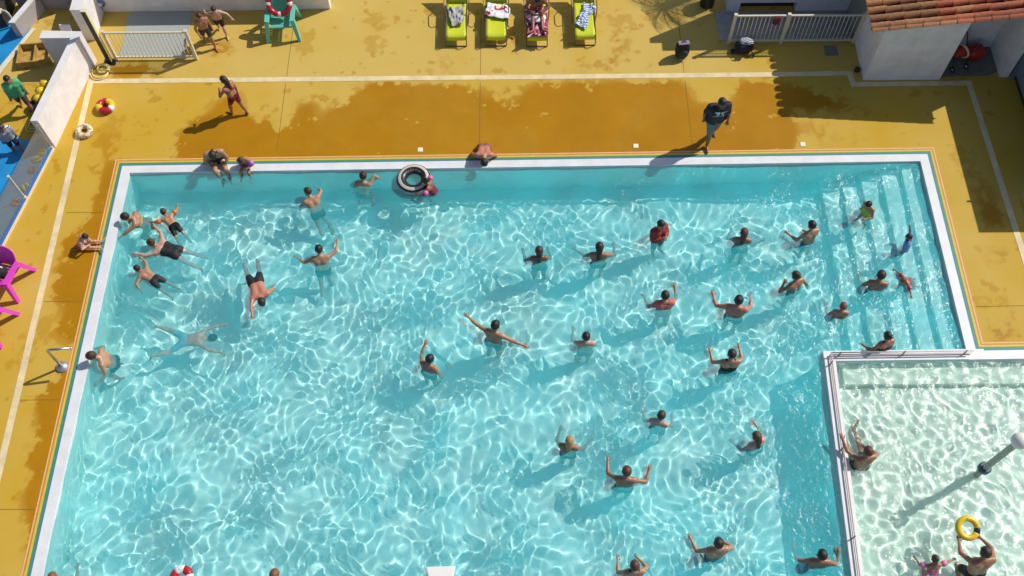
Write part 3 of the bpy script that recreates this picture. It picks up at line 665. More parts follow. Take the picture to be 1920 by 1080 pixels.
# ------------------------------------------------------------------ loungers
LIME = mat('lime_sling', (.58, .62, .012), .6, .06, 8, .15, 200); LFR = mat('bronze_frame', (.10, .075, .045), .45, .1)
def lounger(label):
    t = thing('sun_lounger', label, 'sun lounger', (0, 0, 0), 0, 'lime sun loungers along the top')
    w = .27; zb = .31
    for s in (-1, 1):
        mb = MB(); mb.tube([(s*w, 0, .02), (s*w, .0, zb-.05), (s*w, .05, zb), (s*w, 1.22, zb+.01)], .014, 7); mb.build('side_rail', LFR, t, 'auto')
        mb = MB(); mb.tube([(s*w, 1.22, zb+.01), (s*w, 1.9, .78)], .014, 7); mb.build('back_rail', LFR, t, 'auto')
        mb = MB(); mb.tube([(s*(w+.03), .80, .02), (s*(w+.06), .85, .40), (s*(w+.06), .95, .48), (s*(w+.06), 1.28, .50), (s*(w+.02), 1.4, .40)], .014, 7); mb.build('arm_rest', LFR, t, 'auto')
        mb = MB(); mb.tube([(s*w, 1.18, zb), (s*(w+.02), 1.45, .02)], .014, 7); mb.build('leg', LFR, t, 'auto')
    mb = MB(); mb.tube([(-w, 0, .02), (w, 0, .02)], .014, 7); mb.build('foot_bar', LFR, t, 'auto')
    mb = MB(); mb.tube([(-w, 1.22, zb), (w, 1.22, zb)], .014, 7); mb.build('cross_bar', LFR, t, 'auto')
    ys_ = [.03, .05, .10, .2, .4, .6, .8, 1.0, 1.2]; zs_ = [.20, .28, .318, .318, .305, .298, .30, .308, .32]
    def sling(yy, zz, nm):
        g = 9; vv = []
        for y, z in zip(yy, zz):
            for i in range(g):
                u = -1+2*i/(g-1); vv.append((u*(w-.012), y, z-.014*(1-u*u)))
        mb = MB(); mb.add(vv, [(j*g+i, j*g+i+1, (j+1)*g+i+1, (j+1)*g+i) for j in range(len(yy)-1) for i in range(g-1)])
        o = mb.build(nm, LIME, t, True); md = o.modifiers.new('thick', 'SOLIDIFY'); md.thickness = .008
    sling(ys_, zs_, 'seat_sling'); sling([1.23, 1.4, 1.65, 1.89], [.325, .435, .60, .77], 'back_sling')
    return t
LX = [(-1.49, 18.1, 'lime sun lounger with a grey towel, leftmost of four'), (-.445, 18.1, 'lime sun lounger with a red and white towel'), (.62, 18.07, 'sun lounger covered with a dark pink flowered towel, someone sitting on it'), (1.88, 18.1, 'lime sun lounger with a blue and white towel, rightmost of four')]
l0 = lounger(LX[0][2]); l0.location = (LX[0][0], LX[0][1], 0)
for x, y, lab in LX[1:]:
    c = copy_tree(l0); c.location = (x, y, 0); c['label'] = lab
def towel(label, x, y, w, L, m, seed, drape=.05, rz=0, z=.335, name='towel', outline=None):
    r = np.random.default_rng(seed); g = 22; mb = MB(); vv = []
    U, W_ = np.meshgrid(np.linspace(-1, 1, g), np.linspace(-1, 1, g))
    nzz = vnoise(U*1.3+seed, W_*1.3, seed, 3, 1.6); n2_ = vnoise(U+5, W_+seed, seed+1, 2, .8)
    X_ = U*w/2*(1+.18*n2_)+.04*nzz; Y_ = W_*L/2*(1+.14*vnoise(U+9, W_+3, seed+2, 2, .9))
    if outline: X_ = X_*outline(W_)
    Z_ = .012+np.abs(nzz)*drape
    Xr = X_*math.cos(rz)-Y_*math.sin(rz); Yr = X_*math.sin(rz)+Y_*math.cos(rz)
    over = np.clip(np.abs(Xr)-.275, 0, 1); Z_ = Z_-over*1.4; Xr = np.clip(Xr, -.36, .36)
    vv = np.stack([Xr, Yr, Z_], -1).reshape(-1, 3)
    mb.add(vv, [(j*g+i, j*g+i+1, (j+1)*g+i+1, (j+1)*g+i) for j in range(g-1) for i in range(g-1)])
    o = mb.build(name, m, None, True); o.location = (x, y, z); md = o.modifiers.new('thick', 'SOLIDIFY'); md.thickness = .008
    return tag(o, label, 'towel')
GREYT = mat('grey_towel', (.40, .40, .38), .95, .2, 12, .4, 120)
towel('rumpled grey towel on the leftmost lime lounger', -1.49, 18.82, .56, .62, GREYT, 3, .07, .1, outline=lambda w: .72+.28*w)
towel('red and white towel thrown across the second lime lounger', -.43, 19.02, .60, .46, blotch('red_white_towel', [(.50, .03, .05), (.74, .72, .74), (.72, .70, .74)], 3.2), 5, .06, -.15)
towel('dark pink flowered towel covering the third lounger', .62, 18.62, .58, 1.1, blotch('flower_towel', [(.05, .02, .03), (.30, .02, .08), (.55, .10, .22), (.70, .5, .55)], 16), 8, .035)
towel('blue and white striped towel twisted on the rightmost lime lounger', 1.88, 18.78, .36, .85, stripes('blue_white_towel', [(.66, .69, .72), (.10, .20, .42)], 4.5, 'Y', .9, 3), 12, .08, -.35, outline=lambda w: .6+.4*np.abs(w))
mb = MB(); mb.ellipsoid((0, 0, .0), (.25, .17, .045), 18, 10); o = mb.build('pink_cushion', blotch('pink_white', [(.72, .30, .42), (.76, .66, .68), (.78, .72, .70)], 4), None, True); o.location = (.62, 18.70, .42); tag(o, 'round pink and white float lying on the third lounger', 'float')

# ------------------------------------------------------------------ plastic armchairs
def chair(label, m, loc, rz, group, slats=7):
    t = thing('plastic_chair', label, 'chair', loc, rz, group)     # faces -y
    mb = MB()
    for i in range(slats):
        y = -.24+.46*i/slats; mb.box((-.23, y, .375+.0*i), (.23, y+.05, .392))
    mb.box((-.25, -.27, .35), (.25, -.245, .392)); mb.box((-.25, -.24, .355), (-.235, .24, .39)); mb.box((.235, -.24, .355), (.25, .24, .39)); mb.build('seat', m, t)
    mb = MB(); g = 9; vv = []
    for j in range(7):
        v_ = j/6; z = .39+.47*v_; y0 = .22+.16*v_
        for i in range(g):
            u = -1+2*i/(g-1); vv.append((u*(.24+.03*v_-.09*max(0, v_-.7)), y0-.05*u*u, z+.04*(1-u*u)*v_))
    mb.add(vv, [(j*g+i, j*g+i+1, (j+1)*g+i+1, (j+1)*g+i) for j in range(6) for i in range(g-1)])
    o = mb.build('backrest', m, t, True); md = o.modifiers.new('thick', 'SOLIDIFY'); md.thickness = .02
    for s in (-1, 1):
        mb = MB(); mb.prism([(s*.235, -.30), (s*.345, -.28), (s*.35, .18), (s*.25, .28)], .575, .612); mb.build('arm_rest', m, t)
        for yf, yt, xo in ((-.34, -.25, .30), (.34, .20, .29)):
            mb = MB(); a = np.array([s*(xo+.07), yf*1.1, 0]); c = np.array([s*xo, yt, .58]); mb.add([a+(-.035,-.035,0), a+(.035,-.035,0), a+(.035,.035,0), a+(-.035,.035,0), c+(-.05,-.05,0), c+(.05,-.05,0), c+(.05,.05,0), c+(-.05,.05,0)], [(0,3,2,1),(4,5,6,7),(0,1,5,4),(1,2,6,5),(2,3,7,6),(3,0,4,7)]); mb.build('leg', m, t)
    return t
TURQ = mat('turquoise_plastic', (.13, .52, .40), .4, .05); PINK = mat('magenta_plastic', (.70, .06, .50), .35, .05)
chair('turquoise plastic armchair in front of the long pale wall', TURQ, (-6.07, 18.74, 0), .05, None).scale = (1.12, 1.12, 1.05)
chair('magenta plastic armchair at the left edge holding a black bag', PINK, (-11.62, 11.12, 0), -.25, 'magenta chairs at the left edge').scale = (1.2, 1.15, 1.0)
chair('magenta plastic armchair at the left edge, empty, nearer the camera', PINK, (-11.74, 9.98, 0), -.25, 'magenta chairs at the left edge').scale = (1.2, 1.15, 1.0)
ringfloat('life_ring', 'red life ring with white bands propped on the turquoise chair', (-6.07, 18.86, .84), .28, .075, [RED, WHITE, RED, WHITE, RED, WHITE, RED, WHITE], [(a0, a1) for q_ in range(4) for a0, a1 in ((q_*math.pi/2-math.pi/2+.13, q_*math.pi/2-.13), (q_*math.pi/2-.13, q_*math.pi/2+.13))], (.95, 0, 0), cat='life ring')

# bags
def blob(name, label, cat, loc, dims, m, rz=0, seed=1, parts=None, lump=.12):
    t = thing(name, label, cat, loc, rz); g, h_ = 20, 12; vv = []
    r = np.random.default_rng(seed)
    A, B = np.meshgrid(np.linspace(0, 2*math.pi, g, endpoint=False), np.linspace(0, math.pi, h_))
    def se(c, p): return np.sign(c)*np.abs(c)**p
    rad = 1+lump*vnoise(np.cos(A)*2+seed, B*1.5+np.sin(A), seed, 3, 1.2)
    X_ = dims[0]/2*se(np.sin(B), .6)*se(np.cos(A), .6)*rad; Y_ = dims[1]/2*se(np.sin(B), .6)*se(np.sin(A), .6)*rad; Z_ = dims[2]/2*(1+se(np.cos(B), .7)*rad)
    Z_ = np.maximum(Z_, 0)
    mb = MB(); mb.add(np.stack([X_, Y_, Z_], -1).reshape(-1, 3), [(j*g+i, j*g+(i+1)%g, (j+1)*g+(i+1)%g, (j+1)*g+i)[::-1] for j in range(h_-1) for i in range(g)])
    mb.build('body', m, t, True); return t
t = blob('backpack', 'black backpack standing upright on the deck left of the fence', 'backpack', (3.86+.52, 17.72, 0), (.36, .26, .52), BLACKF, .1, 4, lump=.05)
mb = MB(); mb.ellipsoid((0, -.13, .2), (.13, .06, .15), 14, 8); mb.build('front_pocket', mat('grey_black_fabric', (.035, .04, .04), .8, .3, 20), t, True)
mb = MB(); mb.tube([(-.05, 0, .51), (-.04, 0, .56), (.04, 0, .56), (.05, 0, .51)], .012, 6); mb.build('handle', BLACKF, t, True)
mb = MB(); mb.box((-.14, -.08, .50), (.14, .05, .525)); mb.build('top_flap', mat('mauve_grey', (.28, .22, .26), .8, .3, 20), t)
mb = MB(); mb.box((-.09, -.196, .08), (.09, -.19, .10)); mb.build('zip', mat('zip_grey', (.25, .25, .27), .5), t)
t = blob('sports_bag', 'black bag with a grey and white towel spilling out before the fence', 'bag', (6.02, 17.90, 0), (.46, .34, .30), BLACKF, .2, 9)
mb = MB(); mb.ellipsoid((.05, .04, .26), (.20, .15, .09), 16, 8, rot('y', .2)); o = mb.build('towel', blotch('grey_white_towel', [(.20, .18, .22), (.55, .52, .56), (.68, .66, .70)], 9), t, True)
mb = MB(); mb.tube([(.0, -.15, .14), (.05, -.27, .03), (.17, -.31, .02), (.21, -.28, .02), (.17, -.2, .05), (.14, -.14, .15)], .012, 6); mb.build('strap', BLACKF, t, True)
mb = MB(); mb.ellipsoid((-.30, -.02, .05), (.06, .08, .05), 10, 6); mb.build('bottle_pocket', BLACKF, t, True)
t = blob('black_bag', 'black bag with white print sitting on the upper magenta chair', 'bag', (-11.60, 11.08, .394), (.34, .28, .26), BLACKF, .4, 6)
mb = MB(); mb.torus((.06, -.02, .262), .055, .02, 14, 6, None, 0, 4.2, .3); mb.build('white_print', WHITE, t, True)
t = thing('black_bin', 'black round bin cut by the top edge beside the white house', 'bin', (5.22, 19.52, 0))
mb = MB(); mb.lathe([(.15, 0), (.19, .02), (.21, .5), (.22, .52), (.19, .54), (.05, .6)], n=18); mb.build('body', BLACK, t, 'auto')
mb = MB(); mb.tube([(.2, -.05, .4), (.26, -.05, .42), (.26, .05, .42), (.2, .05, .4)], .012, 6); mb.build('handle', BLACK, t)
# shaded stroller in the alcove
t = thing('stroller', 'red stroller with dark wheels parked in the shaded alcove', 'stroller', (11.42, 17.36, 0), .3)
mb = MB(); mb.ellipsoid((0, .05, .45), (.22, .17, .20), 16, 10, rot('x', .5)); mb.build('seat', mat('red_fabric', (.45, .03, .02), .7, .2), t, True)
mb = MB(); mb.torus((.02, .02, .50), .20, .028, 20, 8, rot('z', .3)@rot('y', 1.4)); mb.build('bumper', CREAM, t, True)
for x, y in ((-.2, -.2), (.2, -.2), (-.2, .22), (.2, .22)):
    mb = MB(); mb.torus((x, y, .085), .065, .02, 16, 6, rot('y', math.pi/2)); w_ = mb.build('wheel', BLACK, t, True)
    mb = MB(); mb.tube([(x-.012, y, .085), (x+.012, y, .085)], .035, 10); mb.build('hub', WHITE, w_)
for s in (-1, 1):
    mb = MB(); mb.tube([(s*.2, -.2, .1), (s*.19, .0, .4), (s*.18, .3, .85)], .014, 6); mb.build('frame_tube', BLACK, t, True)
t = blob('red_bag', 'red shiny bag on the ground at the back of the alcove', 'bag', (11.95, 17.62, 0), (.46, .36, .34), mat('red_shiny', (.50, .03, .02), .35, .3, 6), .2, 3)
mb = MB(); mb.tube([(-.1, 0, .32), (-.06, 0, .44), (.06, 0, .44), (.1, 0, .32)], .012, 6); mb.build('handle', mat('red_strap', (.3, .02, .02), .6), t, True)
mb = MB(); mb.lathe([(.03, 0), (.07, .01), (.075, .09), (.05, .12), (.03, .1)], at(1606, 133), 12); tag(mb.build('door_stop', BLACK, None, 'auto'), 'small black weight at the left foot of the hut wall', 'weight')

# ------------------------------------------------------------------ spout, ball post, rails, floats
t = thing('water_spout', 'bent steel spout pole standing at the left pool edge', 'spout', (-9.93, 8.97, 0))
mb = MB(); mb.tube([(0, 0, .03), (0, 0, .80), (.02, .0, .86), (.08, .0, .89), (.50, .05, .86)], .030, 10); mb.build('pipe', CHROME, t, True)
mb = MB(); mb.lathe([(.13, 0), (.14, .02), (.13, .05), (.08, .09), (.03, .11)], n=18); mb.build('base_flange', mat('worn_steel', (.45, .45, .45), .45, .3, 12, metal=.7), t, 'auto')
mb = MB(); mb.tube([(.48, .05, .862), (.53, .055, .855)], .028, 10); mb.build('nozzle', CHROME, t, True)
t = thing('ball_post', 'grey-green post with a white ball on top in the children pool', 'post', (9.68, 6.52, KF))
mb = MB(); mb.tube([(0, 0, 0), (0, 0, 2.08)], .068, 16); mb.build('pole', mat('grey_green_paint', (.36, .42, .33), .45, .15, 5), t, 'auto')
mb = MB(); mb.lathe([(.12, KF*-1-.02), (.13, -KF), (.13, -KF+.09), (.10, -KF+.12)], n=18); mb.build('collar', mat('dark_teal', (.05, .10, .12), .5), t, 'auto')
mb = MB(); mb.ellipsoid((0, 0, 2.16), (.165, .165, .165), 24, 16); mb.build('ball', mat('white_ball', (.80, .76, .70), .3), t, True)
# low rail along the divider
RAIL = mat('pinkish_rail', (.58, .50, .47), .4, .1)
rl = thing('low_rail', 'low double metal rail along the wall between the two pools', 'rail', (6.89, 9.11, 0)); O_ = (6.89, 9.11, 0)
def dpt(y): return 6.70+(6.89-6.70)*(y-4.36)/(9.11-4.36) if y > 4.36 else 6.70-(4.36-y)*.004
for z in (.06, .17):
    mb = MB(); mb.tube([(dpt(0), 0, z), (dpt(4.36), 4.36, z), (6.89, 9.11, z)], .016, 7); part(mb, 'rail', RAIL, rl, O_, True)
    mb = MB(); mb.tube([(6.89, 9.11, z), (10.0, 9.135, z)], .016, 7); part(mb, 'rail', RAIL, rl, O_, True)
for x, y in [(dpt(y), y) for y in (1.2, 3.2, 5.1, 6.95, 8.9)]+[(7.1, 9.112), (8.5, 9.122), (9.85, 9.134)]:
    mb = MB(); mb.tube([(x-.03, y-.02, 0), (x, y, .2)], .014, 7); part(mb, 'post', mat('dark_clamp', (.08, .08, .08), .5), rl, O_)
# floats on the water
RUB = mat('black_rubber', (.02, .02, .024), .35); RGREY = mat('ring_grey', (.34, .33, .36), .4); RBAND = mat('cream_band', (.55, .50, .40), .45)
t = thing('swim_ring', 'black inflatable ring with a cream band, child hanging on it', 'swim ring', (*at(776, 337, .03)[:2], .04))
mb = MB(); mb.torus((0,0,0), .30, .125, 48, 18, None, 0, 2*math.pi, .85); mb.build('tube', RUB, t, True)
mb = MB(); mb.torus((0,0,.004), .30, .1262, 48, 24, None, 0, 2*math.pi, .86)
keepf = []
def ringband(b0, b1, nm, m, rad, nn=10):
    mb = MB(); vv = []; n_ = 56
    for i in range(n_):
        a = 2*math.pi*i/n_
        for j in range(nn+1):
            b_ = b0+(b1-b0)*j/nn; vv.append(((.30+rad*math.cos(b_))*math.cos(a), (.30+rad*math.cos(b_))*math.sin(a), rad*.85*math.sin(b_)))
    mb.add(vv, [(i*(nn+1)+j, ((i+1)%n_)*(nn+1)+j, ((i+1)%n_)*(nn+1)+j+1, i*(nn+1)+j+1) for i in range(n_) for j in range(nn)]); return mb.build(nm, m, t, True)
ringband(.95, 1.55, 'cream_band', RBAND, .1275); ringband(-.15, .45, 'grey_band', RGREY, .1275)
def lettering(txt, size, m, parent, fn, name='lettering'):
    cu = bpy.data.curves.new(name, 'FONT'); cu.body = txt; cu.size = size; cu.extrude = .001; cu.align_x = 'CENTER'
    tmp = bpy.data.objects.new('tmp', cu); COL.objects.link(tmp); dg = bpy.context.evaluated_depsgraph_get(); me = bpy.data.meshes.new_from_object(tmp.evaluated_get(dg)); bpy.data.objects.remove(tmp)
    for v_ in me.vertices: v_.co = fn(v_.co)
    me.materials.clear(); me.materials.append(m); o = bpy.data.objects.new(name, me); return link(o, parent)
def onring(c):
    b_ = 2.45-c[1]*7.0; a = math.pi/2-c[0]/.24; r = .129; return Vector(((.30+r*math.cos(b_))*math.cos(a), (.30+r*math.cos(b_))*math.sin(a), r*.85*math.sin(b_)))
lettering('RIVER RUN', .085, RBAND, t, onring)
p = at(341, 1082, .05)
ringfloat('swim_ring', 'red and white inflatable ring cut by the bottom edge', (p[0], p[1], .05), .15, .085, [RED, PINKW, RED, PINKW, RED, PINKW], [(i*math.pi/3, (i+1)*math.pi/3) for i in range(6)], (.1, 0, .3))
p0, p1, p2, p3 = at(799, 1063, .02), at(854, 1061, .02), at(846, 1100, .02), at(808, 1100, .02)
mb = MB(); mb.prism([p0[:2], p1[:2], p2[:2], p3[:2]], -.06, .03); o = mb.build('float_board', mat('white_foam', (.78, .75, .72), .6, .05)); bv = o.modifiers.new('bevel', 'BEVEL'); bv.width = .012; bv.segments = 2
tag(o, 'white foam board floating at the bottom edge of the picture', 'float board')

# palm behind the white house, its fronds shade the deck
PAL = mat('palm_green', (.06, .10, .03), .6, .3, 8)
pm = thing('palm_tree', 'palm tree behind the white house, fronds shading the deck', 'palm tree', (7.05, 20.95, 0))
mb = MB(); mb.tube([(0, 0, 0), (.03, .02, 1.2), (.0, 0, 2.4), (-.02, 0, 3.3)], [.2, .15, .13, .15], 10); mb.build('trunk', mat('palm_bark', (.12, .08, .05), .9, .4, 14, .5), pm, True)
for kf in range(22):
    a = 2*math.pi*kf/22+random.uniform(-.12, .12); L = random.uniform(1.2, 1.7); up = random.uniform(.1, .75); mb = MB(); pts = []
    for i in range(9):
        s_ = i/8; pts.append(np.array([math.cos(a)*L*s_, math.sin(a)*L*s_, 3.3+up*L*s_*.7-1.1*L*s_*s_*.7]))
    mb.tube(pts, [.018-.014*i/8 for i in range(9)], 5)
    side = np.array([-math.sin(a), math.cos(a), 0])
    for i in range(1, 22):
        s_ = i/22*8; j = min(int(s_), 7); c = pts[j]+(pts[j+1]-pts[j])*(s_-j); d = pts[j+1]-pts[j]; d /= np.linalg.norm(d); ll = .42*math.sin(math.pi*(.15+.8*i/22))
        for sg in (-1, 1):
            e = c+(side*sg*.75+d*.6+np.array([0,0,-.25]))*ll; mb.add([c-d*.014, c+d*.014, e], [(0, 1, 2)])
    mb.build('frond', PAL, pm)

# ------------------------------------------------------------------ people: one continuous body surface each, grown from a posed skeleton
def nets(s, lo, vx):
    """surface of s<0 as quads"""
    ins = s < 0
    c = np.zeros(tuple(d-1 for d in s.shape), np.int8)
    offs = [(a, b_, d) for a in (0, 1) for b_ in (0, 1) for d in (0, 1)]
    for a, b_, d in offs: c += ins[a:ins.shape[0]-1+a, b_:ins.shape[1]-1+b_, d:ins.shape[2]-1+d]
    act = (c > 0) & (c < 8); ijk = np.argwhere(act); idx = -np.ones(act.shape, np.int64); idx[act] = np.arange(len(ijk))
    accp = np.zeros((len(ijk), 3)); cnt = np.zeros(len(ijk))
    for o in offs:
        for ax in range(3):
            if o[ax] == 0:
                e = list(o); e[ax] = 1
                sa = s[ijk[:,0]+o[0], ijk[:,1]+o[1], ijk[:,2]+o[2]]; sb = s[ijk[:,0]+e[0], ijk[:,1]+e[1], ijk[:,2]+e[2]]
                m = (sa < 0) != (sb < 0); t = np.where(m, sa/(sa-sb+1e-12*(sa == sb)), 0)
                pos = np.tile(np.array(o, float), (len(ijk), 1)); pos[:, ax] += t
                accp[m] += pos[m]; cnt += m
    v = lo+(ijk+accp/cnt[:, None])*vx
    Q = []
    for ax in range(3):
        b_, d = [(1, 2), (2, 0), (0, 1)][ax]
        sl0 = [slice(1, -1)]*3; sl1 = [slice(1, -1)]*3; sl0[ax] = slice(0, -1); sl1[ax] = slice(1, None)
        i0 = ins[tuple(sl0)]; i1 = ins[tuple(sl1)]; df_ = np.argwhere(i0 != i1); pos = i0[i0 != i1]
        base = df_.copy(); base[:, b_] += 1; base[:, d] += 1
        def cell(ob, od):
            k_ = base.copy(); k_[:, b_] -= ob; k_[:, d] -= od; return idx[k_[:,0], k_[:,1], k_[:,2]]
        qd = np.stack([cell(1, 1), cell(0, 1), cell(0, 0), cell(1, 0)], -1)
        qd[~pos] = qd[~pos][:, ::-1]; Q.append(qd)
    return v, np.concatenate(Q)
class Field:
    def __init__(s, lo, hi, vx):
        s.lo = np.array(lo); s.vx = vx; s.n = np.ceil((np.array(hi)-s.lo)/vx).astype(int)+1
    def new(s): return np.full(s.n, .3)
    def block(s, lo, hi):
        a = np.clip(np.floor((lo-s.lo)/s.vx).astype(int), 0, s.n); b_ = np.clip(np.ceil((hi-s.lo)/s.vx).astype(int)+1, 0, s.n)
        g = np.meshgrid(*[s.lo[i]+s.vx*np.arange(a[i], b_[i]) for i in range(3)], indexing='ij')
        return tuple(slice(a[i], b_[i]) for i in range(3)), g
    def cone(s, F_, a, b_, r0, r1, k=.03, pad=.07):
        a = np.array(a); b_ = np.array(b_); r = max(r0, r1)+pad
        sl, (x, y, z) = s.block(np.minimum(a, b_)-r, np.maximum(a, b_)+r)
        if x.size == 0: return
        d = b_-a; L2 = d@d+1e-9
        t = np.clip(((x-a[0])*d[0]+(y-a[1])*d[1]+(z-a[2])*d[2])/L2, 0, 1)
        D = np.sqrt((x-a[0]-t*d[0])**2+(y-a[1]-t*d[1])**2+(z-a[2]-t*d[2])**2)-(r0+(r1-r0)*t)
        f = F_[sl]; h = np.maximum(k-np.abs(f-D), 0)/k; F_[sl] = np.minimum(f, D)-h*h*k*.25
    def ell(s, F_, c, r, R_, k=.02, pad=.06):
        c = np.array(c); m = max(r)+pad; sl, (x, y, z) = s.block(c-m, c+m)
        if x.size == 0: return
        P = np.stack([x-c[0], y-c[1], z-c[2]], -1)@R_; rr = np.array(r)
        k0 = np.linalg.norm(P/rr, axis=-1); k1 = np.linalg.norm(P/rr**2, axis=-1)+1e-9
        D = k0*(k0-1)/k1; f = F_[sl]; h = np.maximum(k-np.abs(f-D), 0)/k; F_[sl] = np.minimum(f, D)-h*h*k*.25
SKIN = {}
def skin(c):
    if c not in SKIN:
        SKIN[c] = mat('skin', {'tan': (.36, .17, .095), 'brown': (.24, .105, .055), 'pale': (.56, .33, .24), 'red': (.50, .20, .13), 'olive': (.42, .23, .13), 'dark': (.15, .065, .035)}[c], .42, .14, 9, .05, 60)
    return SKIN[c]
CM = {}
def cloth(c):
    if c not in CM:
        if isinstance(c, str): CM[c] = PRINTS[c]()
        else: CM[c] = mat('cloth', c, .7, .15, 14, .2, 90)
    return CM[c]
PRINTS = {'stripes': lambda: stripes('navy_white_stripes', [(.62, .62, .66), (.03, .04, .12)], 9, 'Z', .85), 'bluehoop': lambda: stripes('blue_hoops', [(.03, .10, .34), (.25, .45, .62)], 9, 'Z', .7), 'floral': lambda: blotch('dark_floral', [(.03, .015, .02), (.28, .03, .05), (.5, .3, .2)], 18), 'pattern': lambda: blotch('grey_green_print', [(.05, .07, .07), (.25, .32, .30), (.5, .55, .5)], 16)}
EYE = mat('eye_dark', (.02, .012, .01), .25); LIP = mat('lips', (.32, .08, .07), .45)
HAIR = {'black': (.012, .009, .008), 'brown': (.05, .022, .012), 'dark': (.025, .013, .009), 'blond': (.42, .24, .09), 'auburn': (.10, .035, .018), 'grey': (.25, .24, .23), 'ginger': (.22, .08, .025)}
HM = {}
def hairm(c):
    if c not in HM: HM[c] = mat('hair', HAIR[c], .5, .35, 30, .5, 130)
    return HM[c]
nv = lambda v: np.array(v, float)/np.linalg.norm(v)
ARM = {'bent': ((.75, .58, -.05), (-.28, .95, .08)), 'wide': ((.93, .32, -.02), (.15, .97, .12)), 'out': ((.97, .22, .02), (.94, .32, .05)),
       'up': ((.55, .72, .35), (.0, .9, .42)), 'chest': ((.62, .40, -.62), (-.72, .66, .10)), 'head': ((.80, .30, .45), (-.72, .05, .68)),
       'down': ((.22, .02, -.97), (.06, .25, -.97)), 'fwd': ((.25, .96, -.05), (.05, 1., -.02)), 'overhead': ((.25, .10, .96), (.05, .05, 1.)), 'back': ((.45, -.5, -.7), (.2, -.2, -.95)),
       'swimfwd': ((.38, .25, .89), (-.1, .1, .99)), 'swimside': ((.9, .2, .35), (.5, .45, .74)), 'edge': ((.35, .90, .22), (-.1, .98, -.1))}
LEG = {'stand': ((.05, .04, -1.), (.02, -.03, -1.)), 'sf': ((.05, .38, -.92), (.03, .08, -1.)), 'sb': ((.04, -.28, -.95), (.02, -.55, -.83)), 'sit': ((.16, .97, -.12), (.03, .12, -1.)), 'tread': ((.18, .45, -.86), (.06, -.45, -.88)),
       'kickb': ((.14, -.12, -1.), (.05, -.18, -1.)), 'kickf': ((.20, .10, -1.), (.12, -.05, -1.)), 'frog': ((.5, .15, -.85), (.25, -.35, -.9)), 'long': ((.12, 1., .02), (.02, 1., -.08)), 'fold': ((.30, .85, .45), (-.1, -.75, -.65)), 'kneel': ((.12, .55, -.82), (.05, -.85, -.5))}
